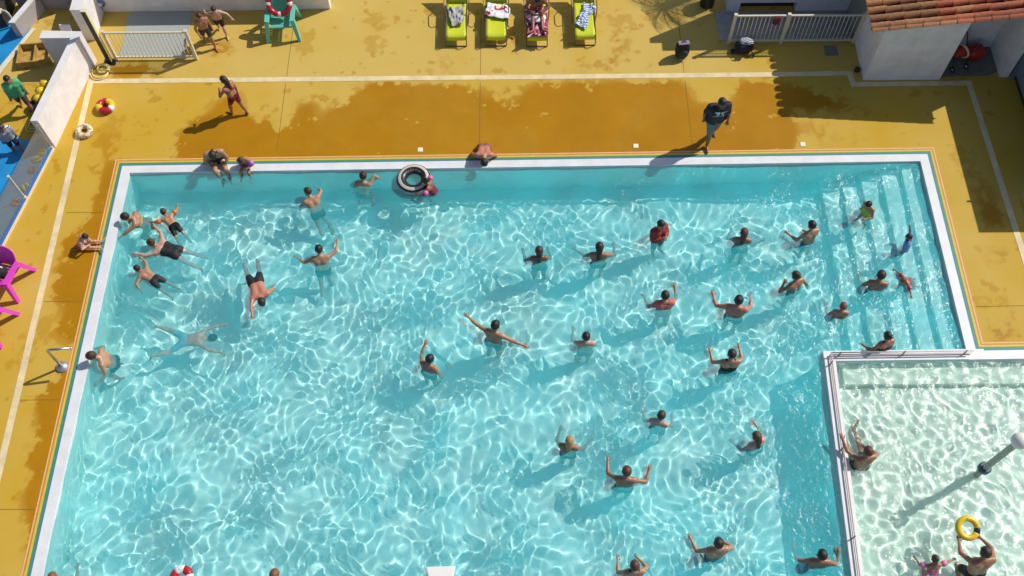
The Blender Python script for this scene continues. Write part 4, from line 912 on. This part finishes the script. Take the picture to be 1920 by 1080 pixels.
def person(label, px, py, z=None, h=1.68, head=90, look=None, anchor='head', lean=8, pitch=0, roll=0, L='bent', R='bent', LL='stand', LR='stand', sk='tan', hair='dark', hs='short', suit=(), hp=12, hy=0, hd=1.0, build=1.0, sink=None, pos=None, bands=None, floor=None, ripple=.0016):
    """px,py: where the anchor joint shows in the photograph; z: its height (default: standing on the pool floor)"""
    hd = hd*1.17; wade = pitch == 0 and (z is None or z < .6) and floor is None and ripple > 0
    T_ = rot('x', -math.radians(lean)); tors = lambda p_: T_@np.array(p_, float)
    hip = {s: np.array([s*.052*h, 0, 0]) for s in (-1, 1)}
    J = {}
    chest = tors((0, .005*h, .185*h)); neck = tors((0, -.005*h, .300*h)); H_ = T_@rot('x', -math.radians(hp))@rot('z', math.radians(hy))
    hc = neck+T_@np.array([0, .012*h, .035*h])+H_@np.array([0, .012*h, .062*h*hd])
    sh_ = {s: tors((s*.103*h*build, -.004*h, .272*h)) for s in (-1, 1)}
    el, wr, hn, kn, an, toe = {}, {}, {}, {}, {}, {}
    for s, A in ((-1, L), (1, R)):
        u, f = ARM[A] if isinstance(A, str) else A
        if wade: u = tuple(c_+random.uniform(-.12, .12) for c_ in u); f = tuple(c_+random.uniform(-.2, .2) for c_ in f)
        if wade: k_ = 1 if sink is None else sink; u = (u[0]*(1-.36*k_), u[1]*(1-.3*k_), u[2]-.72*k_); f = (f[0]*(1-.2*k_), f[1]*(1-.2*k_), f[2]-.04*k_)
        u = T_@nv((u[0]*s, u[1], u[2])); f = T_@nv((f[0]*s, f[1], f[2]))
        el[s] = sh_[s]+u*.158*h; wr[s] = el[s]+f*.130*h; hn[s] = (f, u)
    for s, A in ((-1, LL), (1, LR)):
        u, f = LEG[A] if isinstance(A, str) else A
        kn[s] = hip[s]+nv((u[0]*s, u[1], u[2]))*.245*h; an[s] = kn[s]+nv((f[0]*s, f[1], f[2]))*.235*h
        fw = np.array([.15*s, 1, -.0]); ff = nv((f[0]*s, f[1], f[2])); fw = fw-ff*(fw@ff)*.9; toe[s] = an[s]+nv(fw)*.115*h+ff*.03*h
    allp = np.array([chest, neck, hc, *sh_.values(), *el.values(), *wr.values(), *kn.values(), *an.values(), *toe.values(), *[wr[s]+hn[s][0]*.1*h for s in (-1, 1)], hip[-1], hip[1]])
    vx = .0135*h+.001; mg = .13*h
    F = Field(allp.min(0)-mg, allp.max(0)+mg, vx); S_ = F.new(); B_ = build
    # torso
    for s in (-1, 1):
        F.cone(S_, np.array([s*.040*h*B_, 0, .0]), tors((s*.034*h*B_, .004*h, .10*h)), .062*h*B_, .056*h*B_, .04)
        F.cone(S_, tors((s*.034*h*B_, .004*h, .10*h)), tors((s*.050*h*B_, .004*h, .215*h)), .056*h*B_, .064*h*B_, .04)
        F.cone(S_, tors((s*.045*h, 0, .235*h)), sh_[s]-tors((s*.012*h, 0, .004*h)), .056*h*B_, .041*h*B_, .04)
        F.cone(S_, tors((s*.015*h, -.008*h, .295*h)), sh_[s]+tors((0, 0, .006*h)), .034*h, .030*h, .03)
    F.cone(S_, tors((0, -.006*h, .26*h)), neck+T_@np.array([0, .012*h, .03*h]), .036*h, .031*h, .03)
    # limbs
    for s in (-1, 1):
        F.cone(S_, sh_[s], el[s], .033*h*B_, .0245*h, .025); F.cone(S_, el[s], el[s]+(wr[s]-el[s])*.35, .0245*h, .0255*h, .015); F.cone(S_, el[s]+(wr[s]-el[s])*.35, wr[s], .0250*h, .0165*h, .015)
        f, u = hn[s]; F.cone(S_, wr[s], wr[s]+f*.05*h, .0165*h, .0205*h, .012)
        F.cone(S_, hip[s]+np.array([s*.004*h, 0, -.01*h]), kn[s], .056*h*B_, .034*h, .03); F.cone(S_, kn[s], kn[s]+(an[s]-kn[s])*.35, .033*h, .035*h, .02); F.cone(S_, kn[s]+(an[s]-kn[s])*.35, an[s], .034*h, .021*h, .02)
        F.cone(S_, an[s]-nv(toe[s]-an[s])*.015*h, toe[s], .024*h, .017*h, .015)
    # head: skull, jaw, nose, ears
    HH = h*hd
    F.ell(S_, hc+H_@np.array([0, -.004, .014])*HH, (.045*HH, .056*HH, .054*HH), H_, .01)
    F.ell(S_, hc+H_@np.array([0, .014, -.026])*HH, (.036*HH, .040*HH, .042*HH), H_, .025)
    F.ell(S_, hc+H_@np.array([0, .056, -.008])*HH, (.011*HH, .014*HH, .018*HH), H_, .012)
    for s in (-1, 1): F.ell(S_, hc+H_@np.array([s*.047, -.004, -.006])*HH, (.008*HH, .014*HH, .019*HH), H_, .008)
    bv_, bq = nets(S_, F.lo, vx)
    bq = bq[:, ::1]
    # fingers, eyes and mouth join the body mesh
    ex = MB()
    for s in (-1, 1):
        f, u = hn[s]; side = np.cross(f, [0, 0, 1.]); side = side/np.linalg.norm(side) if np.linalg.norm(side) > .2 else np.array([1., 0, 0]); nrm = np.cross(side, f)
        if nrm[2] > 0: nrm = -nrm
        pc = wr[s]+f*.052*h
        for i, ln in enumerate((.040, .046, .043, .034)):
            b0 = pc+side*(-.0165+.011*i)*h; k1 = b0+(f+side*(-.10+.07*i))*ln*.55*h; k2 = k1+(f*.75+nrm*.5)*ln*.45*h
            ex.tube([b0-f*.01*h, b0+f*.004*h, k1, k2], [.0062*h, .0060*h, .0055*h, .0042*h], 5)
        in_ = side*(-s if (np.cross(f, nrm)@side) < 0 else s)
        tb = wr[s]+f*.022*h+in_*.012*h; ex.tube([tb, tb+(f*.5+in_*.8)*.026*h, tb+(f*.9+in_*.75)*.042*h], [.0078*h, .0068*h, .005*h], 5)
    nb = len(ex.f); ex.mi = 1
    for s in (-1, 1): ex.ellipsoid(hc+H_@np.array([s*.0185, .052, .006])*HH, (.0075*HH, .005*HH, .0055*HH), 6, 4)
    ex.mi = 2; ex.ellipsoid(hc+H_@np.array([0, .050, -.034])*HH, (.016*HH, .006*HH, .006*HH), 6, 4)
    # world placement
    RW = rot('z', math.radians(head)-math.pi/2)@rot('x', -math.radians(pitch))@rot('y', math.radians(roll))
    AN = {'head': hc, 'pelvis': np.zeros(3), 'feet': (an[-1]+an[1])/2-np.array([0, 0, .02*h]), 'chest': chest, 'lfoot': an[-1], 'rfoot': an[1], 'rhand': wr[1], 'lhand': wr[-1]}[anchor]
    if z is None:
        fl = FLOOR if floor is None else floor; low = min((RW@an[s])[2] for s in (-1, 1))-.035*h; z = fl-low+(RW@AN)[2]
    tp = (np.array(pos, float) if pos is not None else at(px, py, z))-RW@AN
    base = np.array([tp[0], tp[1], tp[2]])
    tw = lambda V_: V_@RW.T
    o = thing('person', label, 'person', tuple(base))
    allv = np.concatenate([bv_, np.array(ex.v)]); 
    me = bpy.data.meshes.new('body'); me.from_pydata(tw(allv).tolist(), [], bq.tolist()+[tuple(i+len(bv_) for i in f_) for f_ in ex.f])
    for m_ in (skin(sk), EYE, LIP): me.materials.append(m_)
    me.polygons.foreach_set('material_index', [0]*len(bq)+ex.m); me.shade_smooth()
    body = link(bpy.data.objects.new('body', me), o)
    # hair
    if hs != 'bald':
        Hf = F.new(); g_ = np.meshgrid(*[F.lo[i]+F.vx*np.arange(F.n[i]) for i in range(3)], indexing='ij'); P_ = np.stack(g_, -1)
        up_, fw_ = H_@np.array([0, 0, 1.]), H_@np.array([0, 1., 0])
        F.ell(Hf, hc+H_@np.array([0, -.008, .018])*HH, (.0515*HH, .0605*HH, .058*HH), H_, .01)
        rel = P_-hc; zz = rel@up_; yy = rel@fw_
        line_ = np.where(yy > .0, .022*HH+yy*.35, -.035*HH+np.clip(yy+.03*HH, 0, 1)*1.6)
        Hf = np.maximum(Hf, (line_-zz)*.8)
        bk = tors((0, -.075*h, .0))
        if hs == 'long':
            X2 = F.new(); F.cone(X2, hc+H_@np.array([0, -.045, -.005])*HH, neck+tors((0, -.050*h, -.06*h)), .034*HH, .024*HH, .02); F.cone(X2, hc+H_@np.array([0, -.03, .01])*HH, hc+H_@np.array([0, -.05, -.05])*HH, .046*HH, .036*HH, .02); Hf = np.minimum(Hf, X2)
        if hs == 'bun':
            X2 = F.new(); F.ell(X2, hc+H_@np.array([0, -.055, .045])*HH, (.026*HH,)*3, H_); Hf = np.minimum(Hf, X2)
        if hs == 'tail':
            X2 = F.new(); F.cone(X2, hc+H_@np.array([0, -.058, .02])*HH, neck+tors((0, -.058*h, -.03*h)), .018*HH, .010*HH, .02); Hf = np.minimum(Hf, X2)
        hv, hq = nets(Hf, F.lo, vx); mknp('hair', tw(hv), hq, hairm(hair), o)
    # clothes: the body surface grown outward inside each garment's outline
    def garment(nm, region, m_, grow=.010):
        hv, hq = nets(np.maximum(S_-grow, region), F.lo, vx)
        if len(hq): mknp(nm, tw(hv), hq, m_, o)
    g_ = None
    def planes():
        g = np.meshgrid(*[F.lo[i]+F.vx*np.arange(F.n[i]) for i in range(3)], indexing='ij'); P_ = np.stack(g, -1); return P_, P_@T_  # second: torso frame
    for kind, col in suit:
        m_ = cloth(col); Rg = F.new(); P_, Tt = planes()
        if kind in ('trunks', 'shorts', 'brief', 'bikini', 'suit'):
            ln = {'trunks': .42, 'shorts': .72, 'brief': .10, 'bikini': .08, 'suit': .08}[kind]
            for s in (-1, 1):
                F.cone(Rg, hip[s]*.8+np.array([0, 0, .01*h]), hip[s]+(kn[s]-hip[s])*ln, .10*h, .085*h, .01)
            w_ = (Tt[..., 2]-.060*h) if kind != 'suit' else (Tt[..., 2]-.205*h)
            if kind == 'suit':
                for s in (-1, 1): F.cone(Rg, np.zeros(3), tors((s*.03*h, 0, .22*h)), .10*h, .10*h, .01)
                Rg2 = np.maximum(Rg, w_)
                for s in (-1, 1):
                    X2 = F.new(); F.cone(X2, tors((s*.055*h, -.05*h, .19*h)), tors((s*.05*h, .0, .315*h)), .022*h, .018*h); F.cone(X2, tors((s*.05*h, .0, .315*h)), tors((s*.055*h, .06*h, .19*h)), .018*h, .024*h); Rg2 = np.minimum(Rg2, X2)
                Rg = Rg2
            else: Rg = np.maximum(Rg, w_)
            garment({'suit': 'swimsuit', 'bikini': 'bikini_bottom', 'brief': 'swim_briefs', 'trunks': 'swim_trunks', 'shorts': 'shorts'}[kind], Rg, m_, .014 if kind == 'shorts' else .010)
            if kind == 'bikini':
                Rg = F.new()
                for s in (-1, 1): F.cone(Rg, tors((s*.02*h, 0, .195*h)), tors((s*.045*h, 0, .195*h)), .09*h, .09*h, .01)
                garment('bikini_top', np.maximum(Rg, np.abs(Tt[..., 2]-.195*h)-.020*h), m_)
        if kind in ('shirt', 'vest'):
            for s in (-1, 1):
                F.cone(Rg, np.array([s*.03*h, 0, .02*h]), tors((s*.05*h, 0, .24*h)), .12*h, .115*h, .01)
                if kind == 'shirt': F.cone(Rg, sh_[s], sh_[s]+(el[s]-sh_[s])*.62, .07*h, .062*h, .01)
            nk = np.linalg.norm((Tt-(T_.T@neck))[..., :2], axis=-1); cut = np.where(nk < .05*h, Tt[..., 2]-.285*h, Tt[..., 2]-.33*h)
            garment('shirt', np.maximum(Rg, cut), m_, .016)
    if bands:
        for s in (-1, 1):
            d = nv(el[s]-sh_[s]); c = sh_[s]+(el[s]-sh_[s])*.62; u = nv(np.cross(d, [.3, .2, 1.])); w_ = np.cross(d, u)
            mb = MB(); mb.torus((0, 0, 0), .034*h, .026*h, 16, 8, np.stack([u, w_, d], 1), sq=2.0); mb.v = [tuple(RW@(np.array(p_)+c)) for p_ in mb.v]
            mb.build('armband', mat('armband_vinyl', bands, .3), o, True)
    o['_p'] = 1; del o['_p']
    if ripple and z < 1.2: RIPPLES.append((tp[0]+(RW@chest)[0], tp[1]+(RW@chest)[1], ripple, random.uniform(0, 6)))
    # joints in world space for things they hold
    return dict(obj=o, RW=RW, base=base, chest=base+RW@chest, lhand=base+RW@wr[-1], rhand=base+RW@wr[1], head=base+RW@hc, T=T_, h=h)
NAVY = (.012, .014, .03); BLK = (.012, .012, .014)

# --- on the deck
person('boy in dark trunks striding beside the short barred fence', 374, 32, 1.18, 1.32, -65, hp=0, lean=10, L='down', R=((.35, .3, -.88), (-.2, .6, -.7)), LL='sf', LR='sb', sk='tan', hair='brown', suit=[('trunks', (.03, .03, .028))], hd=1.08, ripple=0)
person('pale child in black trunks running behind the boy by the fence', 401, 19, 1.02, 1.14, -75, hp=5, lean=12, L=((.8, .2, -.5), (.5, .5, -.6)), R=((.75, -.5, -.5), (.2, -.8, -.5)), LL='sf', LR='sb', sk='pale', hair='dark', suit=[('trunks', BLK)], hd=1.12, ripple=0)
person('girl in a dark red swimsuit walking across the deck', 419, 150, 1.22, 1.36, 150, hp=8, lean=8, L='chest', R='down', LL='sf', LR=((.04, -.22, -.97), (.02, -.4, -.9)), sk='tan', hair='dark', hs='long', suit=[('bikini', (.22, .015, .035)), ('trunks', (.22, .015, .035))], hd=1.06, ripple=0)
lg = person('man in black printed t-shirt and grey-green shorts walking at the pool edge', 1354, 194, 1.58, 1.75, -82, hp=18, lean=5, L=((.22, .15, -.97), (.0, .35, -.93)), R=((.25, -.15, -.97), (-.05, .1, -1.)), LL=((.05, -.12, -.99), (.02, -.35, -.93)), LR='sf', sk='brown', hair='black', suit=[('shorts', (.16, .21, .18)), ('shirt', (.010, .011, .018))], build=1.2, ripple=0)
person('woman in a black swimsuit sitting on the back pool edge, legs in the water', 399, 291, .66, 1.66, -75, hp=30, lean=26, L=((.3, .5, -.8), (-.4, .75, -.5)), R=((.35, .45, -.82), (-.5, .6, -.6)), LL='sit', LR=((.02, .97, -.05), (-.25, .2, -.95)), sk='olive', hair='dark', hs='tail', suit=[('suit', BLK)], build=1.08, ripple=0)
person('girl with purple armbands sitting on the back pool edge', 452, 301, .42, 1.08, -95, hp=25, lean=20, L='chest', R='down', LL='sit', LR='sit', sk='tan', hair='brown', suit=[('suit', (.12, .03, .12))], bands=(.52, .14, .52), hd=1.15, ripple=0)
person('pink-backed man bending over the back pool edge, arms in the water', 908, 303, .30, 1.60, -88, hp=25, lean=62, L=((.3, .3, -.5), (.1, .65, -.7)), R=((.35, .2, -.6), (.1, .3, -.9)), LL='kneel', LR='kneel', sk='red', hair='black', suit=[('trunks', (.25, .09, .08))], ripple=0)
person('small child sitting on the left pool edge, hunched forward', 159, 444, .44, 1.02, 0, hp=25, lean=28, L='chest', R='chest', LL='long', LR='long', sk='pale', hair='dark', suit=[('brief', (.3, .12, .1))], hd=1.15, ripple=0)
person('person in a green t-shirt walking behind the slanting wall', 14, 150, 1.28, 1.42, -60, hp=5, lean=6, L='down', R='down', LL='sf', LR='sb', sk='tan', hair='black', suit=[('shorts', (.10, .05, .04)), ('shirt', (.10, .42, .17))], ripple=0)
person('person in navy and white striped shirt beside the blue splash pool', 3, 240, 1.02, 1.20, -50, hp=10, lean=12, L='down', R='down', LL='sf', LR='stand', sk='tan', hair='brown', suit=[('shorts', NAVY), ('shirt', 'stripes')], hd=1.05, ripple=0)
person('person in dark flowered swimwear sitting on the third lounger', 0, 0, 0, 1.55, -88, pos=(.62, 19.02, .44), anchor='pelvis', hp=25, lean=18, L='chest', R='chest', LL=((.10, 1., -.03), (.02, 1., -.12)), LR=((.10, 1., -.03), (.02, 1., -.12)), sk='brown', hair='black', suit=[('suit', 'floral')], ripple=0)

# --- swimmers and waders in the big pool
S = 'swimmers stretched out in the big pool'; Wd = 'waders standing in the big pool'
person('bather holding the left pool edge with a stretched arm', 236, 407, .16, 1.62, 190, hp=20, lean=30, L=((.55, .85, .12), (.25, .95, -.05)), R='chest', LL='tread', LR='tread', sink=0.0, sk='tan', hair='dark', suit=[('bikini', (.35, .30, .10))])
person('boy with orange armbands and black trunks swimming near the left edge', 307, 398, .08, 1.12, 128, pitch=78, hp=-35, lean=5, L='swimside', R='swimside', LL=((.16, .24, -.95), (.06, .10, -1.)), LR=((.14, .16, -.97), (.05, .22, -.97)), sk='olive', hair='brown', suit=[('trunks', BLK), ('brief', (.55, .55, .05))], bands=(.72, .16, .01), hd=1.1)
person('woman in a black swimsuit swimming toward the left edge, arms spread ahead', 284, 456, .06, 1.52, 163, pitch=78, hp=-45, lean=4, L=((.55, .1, .8), (.1, .1, 1)), R=((.75, .1, .55), (.45, .1, .9)), LL=((.16, .24, -.95), (.06, .10, -1.)), LR=((.14, .16, -.97), (.05, .22, -.97)), sk='pale', hair='auburn', hs='bun', suit=[('suit', BLK)], build=1.12)
person('child in dark trunks swimming below the woman in the black swimsuit', 258, 504, .06, 1.22, 150, pitch=78, hp=-35, lean=4, L=((.9, .1, -.2), (.3, .4, -.7)), R=((.6, .1, .7), (.2, .2, .9)), LL=((.16, .24, -.95), (.06, .10, -1.)), LR=((.14, .16, -.97), (.05, .22, -.97)), sk='olive', hair='dark', suit=[('trunks', BLK)], hd=1.06)
person('man in black briefs leaning forward, one arm stretched to the left', 577, 360, .14, 1.5, 118, pitch=30, hp=-5, hy=35, lean=12, L=((.5, .75, -.4), (.1, .75, -.6)), R=((.55, .65, .25), (-.25, .9, .3)), LL='stand', LR='kickb', sk='olive', hair='brown', suit=[('brief', NAVY)], build=1.08)
person('man in navy trunks wading with both arms swung wide', 598, 468, .20, 1.56, 98, pitch=12, hp=5, lean=12, L=((.85, .15, -.35), (.70, .62, .25)), R=((.85, .42, .30), (.15, .90, .42)), LL='sb', LR='stand', sk='olive', hair='black', suit=[('brief', NAVY)], build=1.05)
person('sunburnt man in black trunks swimming toward the camera', 491, 566, .10, 1.58, -68, pitch=78, hp=-30, lean=4, L='chest', R=((.35, .05, .95), (.1, -.1, 1)), LL=((.16, .24, -.95), (.06, .10, -1.)), LR=((.14, .16, -.97), (.05, .22, -.97)), sk='red', hair='dark', suit=[('trunks', BLK)], build=1.1)
person('swimmer in pale blue trunks gliding under water to the right', 399, 637, -.36, 1.58, 2, pitch=84, hp=-15, lean=2, L=((.5, .1, .87), (.2, .1, .97)), R=((.55, .1, .8), (.25, .1, .95)), LL='frog', LR='frog', sk='pale', hair='black', suit=[('trunks', (.20, .50, .62))])
person('man in black briefs crouched against the left pool edge', 172, 668, .24, 1.70, 195, hp=10, lean=22, L='wide', R='wide', LL='tread', LR='tread', sk='olive', hair='brown', suit=[('brief', BLK)], build=1.05)
person('swimmer with one arm hooked over the back coping', 681, 330, .10, 1.55, 80, hp=0, lean=20, L='down', R=((.35, .55, .75), (.55, .6, -.5)), LL='tread', LR='tread', sink=0.0, sk='olive', hair='dark', suit=[('trunks', (.05, .14, .12))])
person('child with pink armbands hanging on the black swim ring', 797, 340, .28, 1.12, 165, hp=0, lean=25, L='wide', R='wide', LL='tread', LR='tread', sink=0.0, sk='brown', hair='black', hs='bun', suit=[('suit', (.18, .02, .05))], bands=(.75, .12, .34), hd=1.12)
person('slim bather with one arm raised and the other bent, centre of the pool', 806, 673, None, 1.62, 62, hp=10, lean=6, L=((.55, .78, .15), (.0, .95, .45)), R=((.92, -.15, -.10), (.25, .9, .2)), sink=0.45, sk='tan', hair='black', suit=[('bikini', BLK)])
person('man with both arms flung wide in the middle of the pool', 929, 610, None, 1.74, 68, hp=8, lean=8, L=((.97, .28, .02), (.90, .40, .08)), R=((.98, .05, -.05), (.96, .12, .0)), sink=0.12, sk='olive', hair='black', suit=[('trunks', (.03, .10, .12))], build=1.05)
person('woman with long dark hair and bent arms, left of the upper middle pair', 1011, 470, None, 1.60, 92, hp=6, L='wide', R='bent', sk='brown', hair='brown', hs='long', suit=[('bikini', (.05, .14, .13))])
person('woman with long dark hair stretching her left arm, right of the upper middle pair', 1124, 463, None, 1.66, 88, hp=6, L=((.90, .30, .0), (.62, .74, .22)), R='wide', sink=0.7, sk='tan', hair='dark', hs='long', suit=[('bikini', BLK)])
person('person in a red top with arms folded and black shorts, upper right middle', 1240, 422, .38, 1.60, -60, hp=16, lean=-6, L='chest', R='chest', sk='tan', hair='black', suit=[('shorts', BLK), ('vest', (.32, .03, .02))])
person('woman with long auburn hair, right hand held up to the side', 1395, 436, None, 1.62, 85, hp=0, L='bent', R=((.80, -.10, -.45), (.65, .55, .52)), sk='tan', hair='auburn', hs='long', suit=[('bikini', BLK)])
person('boy in blue swim shorts standing near the steps, arm bent to the left', 1522, 422, .46, 1.58, 112, hp=5, L='wide', R='chest', sk='olive', hair='black', suit=[('shorts', (.012, .05, .26))])
person('girl in a yellow-green swimsuit standing on the top left of the steps', 1628, 384, .44, 1.22, 215, hp=18, lean=12, L='bent', R='down', LL='tread', LR='stand', sk='olive', hair='black', suit=[('suit', (.46, .50, .04))], hd=1.06)
person('small child in a blue hooped shirt with one arm raised on the steps', 1704, 444, .36, .98, 150, hp=5, lean=8, L='down', R=((.5, .25, .80), (.3, .2, .93)), sk='brown', hair='brown', suit=[('brief', (.5, .5, .52)), ('shirt', 'bluehoop')], hd=1.16)
person('woman in a grey-green print swimsuit, elbow out to the lower right', 1492, 517, .34, 1.62, 120, hp=6, L='head', R=((.95, -.25, -.2), (.4, .1, -.7)), sk='tan', hair='brown', hs='bun', suit=[('suit', 'pattern')])
person('man standing by the steps with his left elbow out, beside the child with red armbands', 1652, 516, None, 1.72, 82, hp=6, L=((.95, .12, -.15), (.12, .95, .25)), R='chest', sk='tan', hair='brown', suit=[('trunks', (.05, .06, .1))])
person('toddler with red armbands paddling on the steps', 1694, 526, .10, .90, 200, pitch=40, hp=-15, L='out', R='out', LL='tread', LR='tread', sink=0.3, sk='tan', hair='ginger', suit=[('suit', (.40, .02, .05))], bands=(.62, .02, .06), hd=1.15)
person('bather in a coral pink top with both forearms raised in front', 1247, 554, None, 1.66, 95, hp=6, L='wide', R='up', sk='olive', hair='dark', suit=[('vest', (.60, .14, .11)), ('brief', (.60, .14, .11))])
person('broad sunburnt man with both fists raised in front', 1385, 563, None, 1.74, 78, hp=4, L=((.95, .20, -.05), (.30, .92, .30)), R=((.55, .80, .05), (-.20, .95, .28)), sink=0.6, sk='red', hair='black', suit=[('trunks', BLK)], build=1.16)
person('fair-haired child with left arm bent up, left of the lower steps', 1581, 574, .20, 1.35, 82, hp=2, L=((.95, .1, -.15), (.0, .95, .3)), R='chest', sk='red', hair='ginger', suit=[('bikini', (.35, .14, .06))], hd=1.05)
person('girl with black hair in a dark swimsuit leaning by the low rail', 1664, 630, .40, 1.50, 108, hp=4, L=((.9, .15, -.25), (.2, .85, -.1)), R='down', sk='tan', hair='black', hs='bun', suit=[('suit', (.02, .015, .022))])
person('small bather with black hair alone below the arms-wide man', 1099, 631, None, 1.58, 90, hp=0, L='up', R='chest', sk='pale', hair='black', suit=[('bikini', (.25, .35, .35))])
person('woman in a black swimsuit with both hands raised before her face', 1372, 664, .36, 1.66, 92, hp=8, L=((.75, .55, .15), (.15, .9, .42)), R=((.6, .72, .15), (-.1, .92, .38)), sk='olive', hair='dark', suit=[('suit', BLK)], build=1.05)
person('bather with tied brown hair and left elbow out, lower middle', 1240, 779, None, 1.58, 70, hp=10, L=((.95, .10, -.25), (.25, .85, .1)), R='bent', sk='pale', hair='brown', suit=[('suit', 'pattern')])
person('blonde woman with her right forearm raised, lower middle left', 1068, 826, None, 1.60, 82, hp=-5, L='up', R=((.90, .35, -.1), (.55, .80, .2)), sk='tan', hair='blond', hs='long', suit=[('bikini', BLK)])
person('woman with long brown hair leaning left, arms reaching forward', 1418, 818, None, 1.60, 118, hp=8, L='wide', R='up', sk='pale', hair='auburn', hs='long', suit=[('bikini', (.05, .06, .05))])
person('thin man with both arms raised in wide curves, lower middle', 1175, 884, None, 1.72, 84, hp=14, L=((.72, .68, .10), (.18, .95, .30)), R=((.97, .02, .02), (.35, .88, .30)), sink=0.5, sk='tan', hair='auburn', suit=[('brief', BLK)])
person('man in black trunks with folded arms held high, bottom middle', 1347, 1018, .40, 1.72, 95, hp=2, L='wide', R=((.9, .38, .05), (-.75, .65, .05)), sk='olive', hair='dark', suit=[('trunks', BLK)], build=1.05)
person('woman in a dark swimsuit with arms forming a circle, bottom edge', 1190, 1060, .36, 1.66, 95, hp=4, L=((.80, .55, .0), (-.1, .98, .1)), R=((.7, .68, .0), (-.55, .82, .1)), sk='olive', hair='auburn', suit=[('suit', BLK)])
person('man in the shade of the dividing wall, forearms raised on both sides', 1541, 1040, None, 1.70, 88, hp=4, L=((.95, .22, -.05), (.22, .95, .25)), R=((.97, -.05, -.05), (.10, .95, .35)), sink=0.6, sk='tan', hair='black', suit=[('trunks', (.05, .12, .12))])
person('red-backed bather with an arm bent over the head at the bottom edge', 515, 1078, .22, 1.66, 80, hp=10, lean=30, L='chest', R=((.95, .25, .15), (-.65, .7, .3)), LL='tread', LR='tread', sk='red', hair='ginger', suit=[('trunks', (.3, .05, .05))])
person('bather at the bottom left corner, cut by the picture edge', 100, 1082, .12, 1.60, 100, hp=0, lean=10, L='wide', R='wide', LL='tread', LR='tread', sk='olive', hair='ginger', suit=[('trunks', BLK)])
# --- in the children's pool
person('man sitting in the children pool with an arm up on the low rail', 1627, 846, .36, 1.70, 100, hp=6, lean=6, L=((.55, .78, .12), (.15, .92, .42)), R='chest', LL='long', LR='long', sink=0.2, sk='tan', hair='auburn', suit=[('trunks', BLK)], ripple=0)
person('girl with pink armbands and hair tie in the children pool', 1753, 1048, .18, 1.05, 95, hp=0, lean=30, L='wide', R='out', LL='kneel', LR='kneel', sink=0.3, sk='tan', hair='brown', hs='bun', suit=[('suit', (.55, .12, .25))], bands=(.72, .20, .40), hd=1.15, ripple=0)
mr_ = person('man holding up the yellow ring in the children pool', 1847, 1036, .86, 1.74, 98, hp=8, lean=14, L=((.40, .90, -.18), (-.30, .94, .0)), R=((.40, .90, -.15), (-.42, .90, .0)), LL='kneel', LR='kneel', sk='tan', hair='dark', suit=[('trunks', NAVY)], build=1.12, ripple=0)
p = (mr_['lhand']+mr_['rhand'])/2+np.array([-.02, .24, .04])
ringfloat('swim_ring', 'yellow inflatable ring with a dark patch held up by a man', tuple(p), .185, .062, [YEL, RUB, YEL], [(0.25, 5.7), (5.7, 6.3), (6.3, 6.533)], (.25, 0, 0))
# print on the walking man's shirt
def onchest(x, z):
    P_ = np.array([x, (.066*1.2)*lg['h']+.022-.9*abs(x)**2.0, .205*lg['h']+z]); return tuple(lg['RW']@(lg['T']@P_))
mb = MB()
def bar(x0, x1, z0, z1):
    k = 4; v_ = [onchest(x0+(x1-x0)*i/k, z) for z in (z0, z1) for i in range(k+1)]; mb.add(v_, [(i, i+1, k+1+i+1, k+1+i) for i in range(k)])
for x0, x1, z0, z1 in ((-.12, -.10, -.05, .06), (-.095, -.015, .0, .06), (-.095, -.05, -.05, -.005), (.01, .10, .02, .07), (.01, .06, -.03, .015), (-.09, .11, -.065, -.055)): bar(x0*1.35, x1*1.35, z0*1.4+.01, z1*1.4+.01)
mb.build('shirt_print', mat('shirt_print', (.55, .62, .58), .8), lg['obj'])
make_water()
print('SCRIPT', round(time.time()-T0, 1), 's', len(bpy.data.objects), 'objects')
